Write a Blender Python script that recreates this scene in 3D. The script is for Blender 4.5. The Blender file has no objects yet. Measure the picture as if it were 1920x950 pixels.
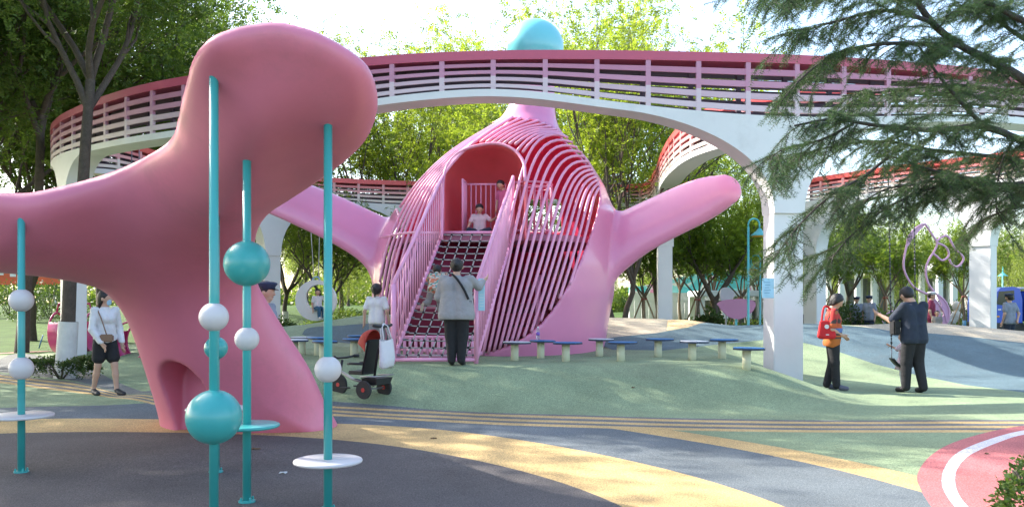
import bpy, bmesh, math, random
import numpy as np
from mathutils import Vector, Matrix
from mathutils.geometry import delaunay_2d_cdt

# ------------------------------------------------------------------ camera, sky, sun, exposure
SC = bpy.context.scene
COL = SC.collection
FPX, CXP, YH, CH = 1600.0, 960.0, 567.0, 1.45      # focal length in photo pixels, horizon row, eye height
cam_d = bpy.data.cameras.new('camera'); cam = bpy.data.objects.new('camera', cam_d); COL.objects.link(cam)
cam.location = (0, 0, CH); cam.rotation_euler = (math.radians(90), 0, 0)
cam_d.sensor_width = 36; cam_d.lens = 36 * FPX / 1920; cam_d.shift_y = (YH - 475) / 1920
cam_d.clip_start = 0.05; cam_d.clip_end = 3000
SC.camera = cam
SUN_EL, SUN_AZ = math.radians(37), math.radians(-62)   # azimuth measured from +Y towards +X
sdir = Vector((math.sin(SUN_AZ) * math.cos(SUN_EL), math.cos(SUN_AZ) * math.cos(SUN_EL), math.sin(SUN_EL)))
world = bpy.data.worlds.new('World'); SC.world = world; world.use_nodes = True
wn = world.node_tree.nodes; wl = world.node_tree.links
sky = wn.new('ShaderNodeTexSky'); sky.sky_type = 'NISHITA'; sky.sun_disc = False
sky.sun_elevation = SUN_EL; sky.sun_rotation = SUN_AZ
sky.air_density = 1.0; sky.dust_density = 2.0; sky.ozone_density = 0.4
wl.new(sky.outputs[0], wn['Background'].inputs[0]); wn['Background'].inputs[1].default_value = 0.14
sun_d = bpy.data.lights.new('sun', 'SUN'); sun_d.energy = 3.2; sun_d.angle = math.radians(0.6); sun_d.color = (1.0, 0.94, 0.85)
sun = bpy.data.objects.new('sun', sun_d); COL.objects.link(sun); sun.rotation_euler = (-sdir).to_track_quat('-Z', 'Y').to_euler()
SC.view_settings.view_transform = 'Standard'; SC.view_settings.look = 'None'
SC.view_settings.gamma = 1; SC.view_settings.exposure = 2.05
SC.cycles.max_bounces = 8; SC.cycles.diffuse_bounces = 4; SC.cycles.transmission_bounces = 6

# ------------------------------------------------------------------ helpers
rnd = random.Random(7); rs = np.random.RandomState(11)
def P(px, py, d): return Vector(((px - CXP) / FPX * d, d, CH + (YH - py) / FPX * d))
def XD(px, d): return (px - CXP) / FPX * d

def setp(o, label=None, cat=None, group=None, kind=None):
    if label: o['label'] = label
    if cat: o['category'] = cat
    if group: o['group'] = group
    if kind: o['kind'] = kind
    return o
def thing(name, label, cat, loc=(0, 0, 0), rz=0, group=None):
    o = bpy.data.objects.new(name, None); COL.objects.link(o); o.empty_display_size = .1
    o.location = loc; o.rotation_euler = (0, 0, rz)
    return setp(o, label, cat, group)
def link_mesh(name, verts, faces, mats, parent=None, smooth=False, midx=None):
    me = bpy.data.meshes.new(name)
    verts = np.asarray(verts, dtype=np.float32).reshape(-1, 3)
    if isinstance(faces, np.ndarray):
        n, k = faces.shape
        me.vertices.add(len(verts)); me.vertices.foreach_set('co', verts.ravel())
        me.loops.add(n * k); me.loops.foreach_set('vertex_index', faces.astype(np.int32).ravel())
        me.polygons.add(n); me.polygons.foreach_set('loop_start', np.arange(0, n * k, k, dtype=np.int32))
        me.update(calc_edges=True)
    else:
        me.from_pydata([tuple(map(float, v)) for v in verts], [], faces); me.update()
    if not isinstance(mats, (list, tuple)): mats = [mats]
    for m in mats: me.materials.append(m)
    if midx is not None: me.polygons.foreach_set('material_index', np.asarray(midx, dtype=np.int32))
    if smooth: me.polygons.foreach_set('use_smooth', np.ones(len(me.polygons), dtype=bool))
    me.update()
    o = bpy.data.objects.new(name, me); COL.objects.link(o)
    if parent: o.parent = parent
    return o
def child_copy(o, parent):
    c = o.copy(); COL.objects.link(c); c.parent = parent; return c
def copy_tree(o, loc=None, rz=None, parent=None, scale=None):
    c = o.copy(); COL.objects.link(c)
    if parent: c.parent = parent
    if loc is not None: c.location = loc
    if rz is not None: c.rotation_euler = (0, 0, rz)
    if scale is not None: c.scale = scale if isinstance(scale, (tuple, list)) else (scale,) * 3
    for ch in list(o.children): copy_tree(ch, parent=c)
    return c

class MB:
    """collects tubes, boxes, lathes; build() makes ONE mesh"""
    def __init__(s): s.v = []; s.f = []; s.m = []
    def add(s, vs, fs, mi=0):
        b = len(s.v); s.v += [tuple(v) for v in vs]; s.f += [[b + i for i in f] for f in fs]; s.m += [mi] * len(fs); return s
    def box(s, c, size, rz=0, mi=0, rot=None, taper=1.0):
        hx, hy, hz = size[0] / 2, size[1] / 2, size[2] / 2; M = rot if rot is not None else Matrix.Rotation(rz, 3, 'Z')
        vs = []
        for z in (-1, 1):
            k = taper if z > 0 else 1
            for x, y in ((-1, -1), (1, -1), (1, 1), (-1, 1)): vs.append(M @ Vector((x * hx * k, y * hy * k, z * hz)) + Vector(c))
        return s.add(vs, [[3, 2, 1, 0], [4, 5, 6, 7], [0, 1, 5, 4], [1, 2, 6, 5], [2, 3, 7, 6], [3, 0, 4, 7]], mi)
    def bbox(s, c, size, b=.01, rz=0, mi=0, rot=None):
        bm = bmesh.new(); bmesh.ops.create_cube(bm, size=1)
        for v in bm.verts: v.co = Vector((v.co.x * size[0], v.co.y * size[1], v.co.z * size[2]))
        bmesh.ops.bevel(bm, geom=list(bm.edges), offset=b, segments=2, affect='EDGES')
        M = rot if rot is not None else Matrix.Rotation(rz, 3, 'Z')
        bm.verts.index_update(); vs = [M @ v.co + Vector(c) for v in bm.verts]; fs = [[v.index for v in f.verts] for f in bm.faces]; bm.free()
        return s.add(vs, fs, mi)
    def tube(s, pts, r, n=8, cap=True, mi=0, closed=False):
        pts = [Vector(p) for p in pts]; N = len(pts)
        if not hasattr(r, '__len__'): r = [r] * N
        up = None; vs = []
        for i, p in enumerate(pts):
            if closed: t = pts[(i + 1) % N] - pts[i - 1]
            else: t = pts[min(i + 1, N - 1)] - pts[max(i - 1, 0)]
            if t.length < 1e-9: t = Vector((0, 0, 1))
            t.normalize()
            if up is None: up = t.orthogonal().normalized()
            up = up - t * up.dot(t)
            up = up.normalized() if up.length > 1e-6 else t.orthogonal().normalized()
            w = t.cross(up)
            for k in range(n):
                a = 2 * math.pi * k / n; vs.append(p + (up * math.cos(a) + w * math.sin(a)) * r[i])
        fs = []
        for i in range(N if closed else N - 1):
            j = (i + 1) % N
            for k in range(n):
                l = (k + 1) % n; fs.append([i * n + k, i * n + l, j * n + l, j * n + k])
        if cap and not closed: fs.append(list(range(n))[::-1]); fs.append([(N - 1) * n + k for k in range(n)])
        return s.add(vs, fs, mi)
    def lathe(s, prof, c=(0, 0, 0), n=24, mi=0, axis='Z', rot=None):
        vs = []; fs = []
        for r, z in prof:
            for k in range(n):
                a = 2 * math.pi * k / n; v = Vector((max(r, 1e-4) * math.cos(a), max(r, 1e-4) * math.sin(a), z))
                if rot is not None: v = rot @ v
                vs.append(v + Vector(c))
        for i in range(len(prof) - 1):
            for k in range(n):
                l = (k + 1) % n; fs.append([i * n + k, i * n + l, (i + 1) * n + l, (i + 1) * n + k])
        fs.append(list(range(n))[::-1]); fs.append([(len(prof) - 1) * n + k for k in range(n)])
        return s.add(vs, fs, mi)
    def sphere(s, c, r, n=20, m=12, mi=0, sc=(1, 1, 1), rot=None):
        prof = [(r * math.sin(math.pi * i / m), -r * math.cos(math.pi * i / m)) for i in range(m + 1)]
        R = Matrix.Diagonal(Vector(sc));  R = (rot @ R) if rot is not None else R
        return s.lathe(prof, c, n, mi, rot=R)
    def prism(s, outline, h0, h1, M=None, mi=0):
        """outline [(x,y)] extruded between z=h0 and z=h1; M 4x4 placing it"""
        n = len(outline); vs = [Vector((x, y, h0)) for x, y in outline] + [Vector((x, y, h1)) for x, y in outline]
        if M is not None: vs = [M @ v for v in vs]
        fs = [list(range(n))[::-1], list(range(n, 2 * n))] + [[i, (i + 1) % n, n + (i + 1) % n, n + i] for i in range(n)]
        return s.add(vs, fs, mi)
    def build(s, name, mats, parent=None, smooth=False):
        o = link_mesh(name, s.v, s.f, mats, parent, smooth, s.m if isinstance(mats, (list, tuple)) else None)
        return o
def smooth_angle(o, deg=40):
    me = o.data
    me.polygons.foreach_set('use_smooth', np.ones(len(me.polygons), dtype=bool))
    try: me.set_sharp_from_angle(angle=math.radians(deg))
    except Exception: pass
    return o

def catmull(pts, n):
    """resample a smooth curve through pts (any dimension) at n points"""
    p = np.asarray(pts, float); N = len(p)
    e = np.vstack([2 * p[0] - p[1], p, 2 * p[-1] - p[-2]])
    seg = np.linalg.norm(np.diff(p, axis=0), axis=1); L = np.concatenate([[0], np.cumsum(seg)])
    out = []
    for s in np.linspace(0, L[-1], n):
        i = min(max(np.searchsorted(L, s, side='right') - 1, 0), N - 2); t = (s - L[i]) / max(seg[i], 1e-9)
        a, b, c, d = e[i], e[i + 1], e[i + 2], e[i + 3]
        out.append(.5 * ((2 * b) + (-a + c) * t + (2 * a - 5 * b + 4 * c - d) * t * t + (-a + 3 * b - 3 * c + d) * t ** 3))
    return np.array(out)

def surface_nets(F):
    nx, ny, nz = F.shape; s = F < 0
    cnt = np.zeros((nx - 1, ny - 1, nz - 1), np.int8)
    offs = np.array([(i, j, k) for i in (0, 1) for j in (0, 1) for k in (0, 1)])
    for i, j, k in offs: cnt += s[i:nx - 1 + i, j:ny - 1 + j, k:nz - 1 + k]
    act = (cnt > 0) & (cnt < 8); idx = np.argwhere(act); vid = np.full(act.shape, -1, np.int32); vid[act] = np.arange(len(idx))
    val = [F[idx[:, 0] + o[0], idx[:, 1] + o[1], idx[:, 2] + o[2]] for o in offs]
    acc = np.zeros((len(idx), 3)); num = np.zeros(len(idx))
    for a in range(8):
        for b in range(a + 1, 8):
            if np.abs(offs[a] - offs[b]).sum() != 1: continue
            m = (val[a] < 0) != (val[b] < 0)
            t = val[a][m] / (val[a][m] - val[b][m])
            acc[m] += offs[a] + t[:, None] * (offs[b] - offs[a]); num[m] += 1
    V = idx + acc / np.maximum(num, 1)[:, None]
    Q = []
    for ax in range(3):
        o1, o2 = (ax + 1) % 3, (ax + 2) % 3
        sl0 = [slice(None)] * 3; sl1 = [slice(None)] * 3
        sl0[ax] = slice(0, -1); sl1[ax] = slice(1, None)
        sl0[o1] = sl1[o1] = slice(1, -1); sl0[o2] = sl1[o2] = slice(1, -1)
        a, b = s[tuple(sl0)], s[tuple(sl1)]
        e = np.argwhere(a != b)
        if len(e) == 0: continue
        fl = a[e[:, 0], e[:, 1], e[:, 2]]
        base = e.copy()
        def cell(d1, d2):
            c = base.copy(); c[:, o1] += d1; c[:, o2] += d2
            return vid[c[:, 0], c[:, 1], c[:, 2]]
        q = np.stack([cell(0, 0), cell(1, 0), cell(1, 1), cell(0, 1)], 1)
        q[~fl] = q[~fl][:, ::-1]
        Q.append(q)
    return V, np.vstack(Q)

def smin(a, b, k):
    h = np.clip(.5 + .5 * (b - a) / k, 0, 1); return b * (1 - h) + a * h - k * h * (1 - h)
def cone_sdf(X, Y, Z, a, b, ra, rb, sc=None):
    ax, ay, az = a; bx, by, bz = b
    vx, vy, vz = bx - ax, by - ay, bz - az; L = vx * vx + vy * vy + vz * vz + 1e-12
    t = np.clip(((X - ax) * vx + (Y - ay) * vy + (Z - az) * vz) / L, 0, 1)
    return np.sqrt((X - ax - t * vx) ** 2 + (Y - ay - t * vy) ** 2 + (Z - az - t * vz) ** 2) - (ra + t * (rb - ra))
def cones_mesh(cones, h, k=.02, cuts=(), infl=0.0):
    """smooth union of round cones (a,b,ra,rb) -> verts, quads;  cuts: (point, normal) keeps the side the normal points to"""
    pts = np.array([c[0] for c in cones] + [c[1] for c in cones], float); rr = max(max(c[2], c[3]) for c in cones) + infl
    lo = pts.min(0) - rr - 3 * h; hi = pts.max(0) + rr + 3 * h; n = np.ceil((hi - lo) / h).astype(int) + 1
    F = np.full(n, 1.0, np.float32); g = [lo[i] + h * np.arange(n[i]) for i in range(3)]
    for c in cones:
        a, b = np.array(c[0], float), np.array(c[1], float); r = max(c[2], c[3]) + infl + k * 1.2 + 2 * h
        i0 = np.maximum(((np.minimum(a, b) - r - lo) / h).astype(int), 0); i1 = np.minimum(((np.maximum(a, b) + r - lo) / h).astype(int) + 2, n)
        sl = tuple(slice(i0[i], i1[i]) for i in range(3))
        X, Y, Z = np.meshgrid(*[g[i][sl[i]] for i in range(3)], indexing='ij')
        F[sl] = smin(F[sl], cone_sdf(X, Y, Z, a, b, c[2] + infl, c[3] + infl), c[4] if len(c) > 4 else k)
    if cuts:
        X, Y, Z = np.meshgrid(*g, indexing='ij')
        for p, nn in cuts:
            nn = np.array(nn, float); nn /= np.linalg.norm(nn)
            F = np.maximum(F, -((X - p[0]) * nn[0] + (Y - p[1]) * nn[1] + (Z - p[2]) * nn[2]))
    V, Q = surface_nets(F)
    return lo + V * h, Q

# ------------------------------------------------------------------ materials
MATS = {}
def mat(name, col, rough=.5, var=.08, scale=3.0, bump=0.0, bscale=60.0, metal=0.0, spec=.5, coat=0.0, dirt=0.0, trans=0.0, fine=0.0):
    if name in MATS: return MATS[name]
    m = bpy.data.materials.new(name); m.use_nodes = True; nt = m.node_tree; N = nt.nodes; L = nt.links
    b = N['Principled BSDF']; b.inputs['Roughness'].default_value = rough; b.inputs['Metallic'].default_value = metal
    b.inputs['Specular IOR Level'].default_value = spec; b.inputs['Coat Weight'].default_value = coat
    b.inputs['Transmission Weight'].default_value = trans
    tc = N.new('ShaderNodeTexCoord'); no = N.new('ShaderNodeTexNoise'); no.inputs['Scale'].default_value = scale; no.inputs['Detail'].default_value = 6
    no.inputs['Roughness'].default_value = .62
    L.new(tc.outputs['Object'], no.inputs['Vector'])
    mr = N.new('ShaderNodeMapRange'); mr.inputs[1].default_value = .25; mr.inputs[2].default_value = .75
    mr.inputs[3].default_value = 1 - var; mr.inputs[4].default_value = 1 + var
    L.new(no.outputs['Fac'], mr.inputs[0])
    mx = N.new('ShaderNodeVectorMath'); mx.operation = 'SCALE'; mx.inputs[0].default_value = col[:3]; L.new(mr.outputs[0], mx.inputs['Scale'])
    out = mx.outputs[0]
    if fine:
        n2 = N.new('ShaderNodeTexNoise'); n2.inputs['Scale'].default_value = 90; n2.inputs['Detail'].default_value = 3; L.new(tc.outputs['Object'], n2.inputs['Vector'])
        r2 = N.new('ShaderNodeMapRange'); r2.inputs[1].default_value = .3; r2.inputs[2].default_value = .7; r2.inputs[3].default_value = 1 - fine; r2.inputs[4].default_value = 1 + fine
        L.new(n2.outputs['Fac'], r2.inputs[0]); m2 = N.new('ShaderNodeVectorMath'); m2.operation = 'SCALE'; L.new(out, m2.inputs[0]); L.new(r2.outputs[0], m2.inputs['Scale']); out = m2.outputs[0]
    if dirt:
        n3 = N.new('ShaderNodeTexNoise'); n3.inputs['Scale'].default_value = scale * .55; n3.inputs['Detail'].default_value = 9; n3.inputs['Roughness'].default_value = .75; L.new(tc.outputs['Object'], n3.inputs['Vector'])
        r3 = N.new('ShaderNodeMapRange'); r3.inputs[1].default_value = .55; r3.inputs[2].default_value = .8; r3.inputs[3].default_value = 0; r3.inputs[4].default_value = dirt
        L.new(n3.outputs['Fac'], r3.inputs[0]); mm = N.new('ShaderNodeMixRGB'); mm.inputs[2].default_value = (.13, .11, .09, 1)
        L.new(r3.outputs[0], mm.inputs[0]); L.new(out, mm.inputs[1]); out = mm.outputs[0]
    L.new(out, b.inputs['Base Color'])
    if bump:
        nb = N.new('ShaderNodeTexNoise'); nb.inputs['Scale'].default_value = bscale; nb.inputs['Detail'].default_value = 4; L.new(tc.outputs['Object'], nb.inputs['Vector'])
        bp = N.new('ShaderNodeBump'); bp.inputs['Strength'].default_value = bump; bp.inputs['Distance'].default_value = .02
        L.new(nb.outputs['Fac'], bp.inputs['Height']); L.new(bp.outputs[0], b.inputs['Normal'])
    MATS[name] = m; return m
def leafmat(name, c1, c2, trans=.45, rough=.5, tcol=None):
    if name in MATS: return MATS[name]
    m = bpy.data.materials.new(name); m.use_nodes = True; N = m.node_tree.nodes; L = m.node_tree.links
    b = N['Principled BSDF']; b.inputs['Roughness'].default_value = rough; b.inputs['Specular IOR Level'].default_value = .35
    g = N.new('ShaderNodeNewGeometry'); oi = N.new('ShaderNodeObjectInfo'); tc = N.new('ShaderNodeTexCoord')
    no = N.new('ShaderNodeTexNoise'); no.inputs['Scale'].default_value = .7; no.inputs['Detail'].default_value = 3; L.new(tc.outputs['Object'], no.inputs['Vector'])
    ad = N.new('ShaderNodeMath'); ad.operation = 'MULTIPLY_ADD'; ad.inputs[1].default_value = .55; L.new(g.outputs['Random Per Island'], ad.inputs[0])
    a2 = N.new('ShaderNodeMath'); a2.operation = 'MULTIPLY_ADD'; a2.inputs[1].default_value = .9; a2.inputs[2].default_value = -.25; L.new(no.outputs['Fac'], a2.inputs[0]); L.new(a2.outputs[0], ad.inputs[2])
    cr = N.new('ShaderNodeMixRGB'); cr.inputs[1].default_value = (*c1, 1); cr.inputs[2].default_value = (*c2, 1); cr.use_clamp = True; L.new(ad.outputs[0], cr.inputs[0])
    hs = N.new('ShaderNodeHueSaturation'); L.new(cr.outputs[0], hs.inputs['Color'])
    hv = N.new('ShaderNodeMapRange'); hv.inputs[3].default_value = .85; hv.inputs[4].default_value = 1.15; L.new(oi.outputs['Random'], hv.inputs[0]); L.new(hv.outputs[0], hs.inputs['Value'])
    L.new(hs.outputs[0], b.inputs['Base Color'])
    tr = N.new('ShaderNodeBsdfTranslucent')
    tm = N.new('ShaderNodeMixRGB'); tm.blend_type = 'MULTIPLY'; tm.inputs[0].default_value = 1; tm.inputs[2].default_value = (*(tcol or (1.5, 1.5, .7)), 1); L.new(hs.outputs[0], tm.inputs[1]); L.new(tm.outputs[0], tr.inputs[0])
    mx = N.new('ShaderNodeMixShader'); mx.inputs[0].default_value = trans
    L.new(b.outputs[0], mx.inputs[1]); L.new(tr.outputs[0], mx.inputs[2]); L.new(mx.outputs[0], N['Material Output'].inputs[0])
    MATS[name] = m; return m
def rubber(name, col):
    """poured rubber crumb: granules, faint blotches, a little scuffing"""
    if name in MATS: return MATS[name]
    m = mat(name, col, rough=.85, var=.26, scale=.8, bump=.35, bscale=260, spec=.25, fine=.42, dirt=.5)
    N = m.node_tree.nodes; L = m.node_tree.links
    b = N['Principled BSDF']; src = b.inputs['Base Color'].links[0].from_socket
    tc = [n for n in N if n.type == 'TEX_COORD'][0]
    v = N.new('ShaderNodeTexVoronoi'); v.inputs['Scale'].default_value = 130; L.new(tc.outputs['Object'], v.inputs['Vector'])
    r = N.new('ShaderNodeMapRange'); r.inputs[3].default_value = .72; r.inputs[4].default_value = 1.28
    sp = N.new('ShaderNodeSeparateColor'); L.new(v.outputs['Color'], sp.inputs[0]); L.new(sp.outputs[0], r.inputs[0])
    s = N.new('ShaderNodeVectorMath'); s.operation = 'SCALE'; L.new(src, s.inputs[0]); L.new(r.outputs[0], s.inputs['Scale'])
    L.new(s.outputs[0], b.inputs['Base Color']); return m

# ------------------------------------------------------------------ terrain
def S(t): t = np.clip(t, 0, 1); return t * t * (3 - 2 * t)
def gz(x, y):
    x = np.asarray(x, float); y = np.asarray(y, float)
    front = 10.9 + .10 * np.abs(x)
    m1 = .50 * S((y - front) / 2.1) * S((x + 6.2) / 2.2) * (1 - S((x - 3.5) / 2.0)) * (1 - .25 * S((y - 16.5) / 2) * S((x - 1) / 2))
    h = np.interp(x, [-16, -11, -8, -5.2, -3.7, 0, 3, 4.6, 5.6, 7.5, 9, 11, 13, 16, 22], [0, .25, .6, .9, 1.16, 1.1, 1.05, 1.0, .86, .9, .86, .93, .72, .4, 0])
    yr = 21.6 + .35 * np.sin(x * .7)
    up = S((y - 16.2) / (yr - 16.2)); dn = 1 - S((y - yr - .6) / 4.5)
    z = np.maximum(m1 * (1 - S((y - 20) / 6)), 0) * (1 - up) + h * up * dn
    lawn = 1.15 * S((y - 26) / 22) * (1 - S((x + 12) / 8))
    z = z + lawn + .9 * S((y - 30) / 25) * S((x - 2) / 10) * (1 - S((y - 90) / 100)) * .5
    z = z + .03 * np.sin(x * .9 + 1.3) * np.sin(y * .7) * S((y - 6) / 5)
    return z
def gzf(x, y): return float(gz(x, y))
def on(px, d, dz=0.0):
    x = XD(px, d); return Vector((x, d, gzf(x, d) + dz))
def G(px, py, dmax=60.0):
    """the ground point seen at a photo pixel"""
    d = np.linspace(2.5, dmax, 6000); x = (px - CXP) / FPX * d; z = CH + (YH - py) / FPX * d
    below = np.nonzero(z < gz(x, d))[0]
    i = below[0] if len(below) else len(d) - 1
    return (float(x[i]), float(d[i]))

# flush rubber inlays: outlines in plan, painter's order
def circ(c, r, n=120): return [(c[0] + r * math.cos(2 * math.pi * i / n), c[1] + r * math.sin(2 * math.pi * i / n)) for i in range(n)]
def gpoly(pts, n=None):
    q = [G(*p) for p in pts]
    return [tuple(p) for p in catmull(q, n or len(q) * 4)]
def ribbon(c0, c1): return c0 + c1[::-1]
DC = (-4.3, 4.2)
def band_line(pairs):
    up = gpoly([(a, b) for a, b, c in pairs], 60); lo = gpoly([(a, c) for a, b, c in pairs], 60); return ribbon(up, lo)
RED = gpoly([(1990, 792), (1920, 797), (1850, 810), (1785, 830), (1742, 856), (1720, 890), (1728, 920), (1750, 955)], 50) + [(4.9, 5.2), (7.5, 5.0), (9.5, 7.5)]
WL_o = gpoly([(1990, 802), (1920, 806), (1860, 821), (1800, 845), (1772, 875), (1766, 905), (1776, 930), (1795, 955)], 50)
WL_i = gpoly([(1990, 810), (1920, 814), (1868, 830), (1818, 853), (1795, 878), (1791, 905), (1800, 930), (1820, 955)], 50)
STR = [(-60, 696), (60, 710), (160, 722), (290, 742), (420, 752), (625, 761), (800, 770), (960, 777), (1200, 784), (1440, 789), (1700, 790), (1990, 790)]
def stripe(o0, o1):      # offsets in photo rows at the stripe's place, growing a little to the right
    return band_line([(x, y + o0 * (.75 + .25 * min(1, x / 1000)), y + o1 * (.75 + .25 * min(1, x / 1000))) for x, y in STR])
PLAY = [(-16, -14), (14, -14), (14.5, 6), (14.5, 22.6), (11.5, 23.0), (8.3, 23.2), (5, 23.0), (2, 23.4), (-2, 23.6), (-4.6, 23.2), (-6.5, 22.4), (-8.6, 21.5), (-10.5, 20.8), (-13, 20.6), (-17, 18), (-18, 8)]
BLUE_R = [(2.0, 16.9), (2.6, 16.75)] + [G(*p) for p in [(1240, 657), (1340, 646), (1430, 637), (1502, 641), (1560, 655), (1640, 682), (1720, 703), (1810, 721), (1920, 735), (2050, 750)]] + [(14.5, 20), (14.5, 20.5)] + [G(*p) for p in [(1925, 641), (1860, 633), (1780, 626), (1710, 621)]] + [(8.1, 21.2), (7.2, 22.4), (6.3, 23), (5.4, 22.6), (4.9, 21.6)] + [G(*p) for p in [(1290, 614), (1230, 624), (1150, 632), (1110, 640)]]
BLUE_L = gpoly([(566, 626), (580, 614), (640, 610), (700, 606), (730, 606)], 24) + [(-1.8, 20.2), (-1.2, 18.6)] + gpoly([(740, 640), (690, 645), (640, 642), (590, 636), (566, 626)], 24)
TAN_R = [G(*p) for p in [(1680, 622), (1740, 624), (1820, 631), (1925, 643)]] + [(14.5, 20.6), (14.5, 22.6), (11.5, 23.0), (8.6, 23.1), (8.3, 21.8)]
TAN_M = [G(*p) for p in [(1110, 640), (1150, 632), (1230, 624), (1290, 613)]] + [(4.9, 21.6), (5.5, 22.8), (2, 23.4), (1, 22), (1.6, 19)]
ORA_M = [G(*p) for p in [(1250, 619), (1290, 613)]] + [(4.9, 21.6), (5.4, 22.75), (4.2, 23.1), (4.0, 21.9)]
PALE_L = gpoly([(500, 668), (560, 655), (610, 650), (690, 652), (735, 660)], 20) + [(-1.0, 18), (-1.0, 23.6), (-4.6, 23.2), (-6.5, 22.4), (-7, 20)]
MAGENTA_PATH = [(-30, 27.5), (-19, 23.8), (-14, 23.2), (-11, 23.6), (-8.5, 25), (-8.5, 23.6), (-11, 21.9), (-14, 21.2), (-19, 21.3), (-30, 24)]
BLUEGREY_L = gpoly([(-40, 700), (0, 672), (40, 662), (100, 672), (190, 700), (290, 730), (290, 738), (150, 716), (60, 704), (-40, 694)], 60)
RING_R = [(DC[0] + 8.23 * math.cos(a), DC[1] + 8.23 * math.sin(a)) for a in np.linspace(math.radians(52), math.radians(-30), 60)] + [(DC[0] + 7.7 * math.cos(a), DC[1] + 7.7 * math.sin(a)) for a in np.linspace(math.radians(-30), math.radians(52), 60)]
REG = [('lawn', None), ('red_brick_path', MAGENTA_PATH), ('green_rubber', PLAY), ('pale_green_rubber', PALE_L), ('blue_rubber', BLUE_L), ('blue_rubber', BLUE_R), ('beige_rubber', TAN_R), ('beige_rubber', TAN_M), ('apricot_rubber', ORA_M), ('slate_rubber', BLUEGREY_L),
       ('ochre_rubber', RING_R), ('slate_blue_rubber', circ(DC, 7.8)), ('slate_rubber', stripe(-3, 20)), ('ochre_rubber', stripe(0, 4)), ('ochre_rubber', stripe(8, 12)), ('ochre_rubber', stripe(15.5, 20)),
       ('ochre_rubber', circ(DC, 6.52)), ('charcoal_rubber', circ(DC, 5.42)), ('red_rubber', RED), ('white_line_rubber', ribbon(WL_o, WL_i))]
RUB = {'lawn': None, 'red_brick_path': (.42, .17, .16), 'green_rubber': (.225, .285, .165), 'pale_green_rubber': (.25, .32, .21), 'blue_rubber': (.095, .145, .165), 'beige_rubber': (.42, .365, .27), 'apricot_rubber': (.58, .42, .23),
       'slate_rubber': (.155, .160, .155), 'slate_blue_rubber': (.125, .145, .155), 'ochre_rubber': (.52, .36, .16), 'charcoal_rubber': (.112, .101, .097), 'red_rubber': (.43, .14, .14), 'white_line_rubber': (.58, .56, .60)}
def in_poly(px, py, poly):
    q = np.asarray(poly); x0, y0 = q[:, 0], q[:, 1]; x1, y1 = np.roll(x0, -1), np.roll(y0, -1); c = np.zeros(px.shape, bool)
    for i in range(len(q)):
        if y0[i] == y1[i]: continue
        m = ((y0[i] > py) != (y1[i] > py)) & (px < (x1[i] - x0[i]) * (py - y0[i]) / (y1[i] - y0[i]) + x0[i]); c ^= m
    return c
def build_ground():
    pts = []; edges = []
    for nm, poly in REG:
        if poly is None: continue
        b = len(pts); pts += [Vector((float(a), float(c))) for a, c in poly]; edges += [(b + i, b + (i + 1) % len(poly)) for i in range(len(poly))]
    for gx in np.arange(-17, 15, .3):
        for gy in np.arange(2, 28, .3): pts.append(Vector((gx + .01 * math.sin(gy * 9), gy + .01 * math.sin(gx * 7))))
    for gx in np.arange(-80, 81, 4):
        for gy in np.arange(-40, 121, 4):
            if not (-17 < gx < 15 and 2 < gy < 28): pts.append(Vector((gx + .013, gy + .017)))
    for gx in np.arange(-1500, 1501, 300):
        for gy in (-1500, -700, -200, 200, 400, 700, 1000, 1500): pts.append(Vector((float(gx), float(gy))))
    V, E, Fc, *_ = delaunay_2d_cdt(pts, edges, [], 0, 1e-4)
    V = np.array([(v.x, v.y) for v in V]); Fc = np.array([f for f in Fc if len(f) == 3])
    cen = V[Fc].mean(1); cls = np.zeros(len(Fc), int)
    for i, (nm, poly) in enumerate(REG):
        if poly is not None: cls[in_poly(cen[:, 0], cen[:, 1], poly)] = i
    Z = gz(V[:, 0], V[:, 1]); V3 = np.c_[V, Z]
    names = []
    for i, (nm, p) in enumerate(REG):
        if nm not in names: names.append(nm)
    surf = None
    for nm in names:
        ids = [i for i, (n2, p) in enumerate(REG) if n2 == nm]; fs = Fc[np.isin(cls, ids)]
        if len(fs) == 0: continue
        a, b, c = V[fs[:, 0]], V[fs[:, 1]], V[fs[:, 2]]
        neg = ((b - a)[:, 0] * (c - a)[:, 1] - (b - a)[:, 1] * (c - a)[:, 0]) < 0; fs[neg] = fs[neg][:, ::-1]
        u, inv = np.unique(fs, return_inverse=True); inv = inv.reshape(fs.shape)
        if nm == 'lawn':
            link_mesh('ground', V3[u], inv, M_LAWN, None, True)['kind'] = 'structure'; continue
        m = rubber(nm, RUB[nm])
        if surf is None:
            surf = bpy.data.objects.new('rubber_playground_floor', None); COL.objects.link(surf); setp(surf, 'coloured poured rubber playground floor with curved inlays and low mounds', 'floor', kind='structure')
        if nm == 'red_brick_path':
            setp(link_mesh('path', V3[u] + np.array([0, 0, .004]), inv, mat('path_red', RUB[nm], .85, .15, 2.0, .3, 90, fine=.15), None, True), kind='structure')
        else: link_mesh(nm, V3[u], inv, m, surf, True)
def lawn_material():
    m = mat('lawn_grass', (.05, .095, .014), .9, .4, 1.6, .8, 45, spec=.2, fine=.45); return m
M_LAWN = lawn_material()
build_ground()

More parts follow.
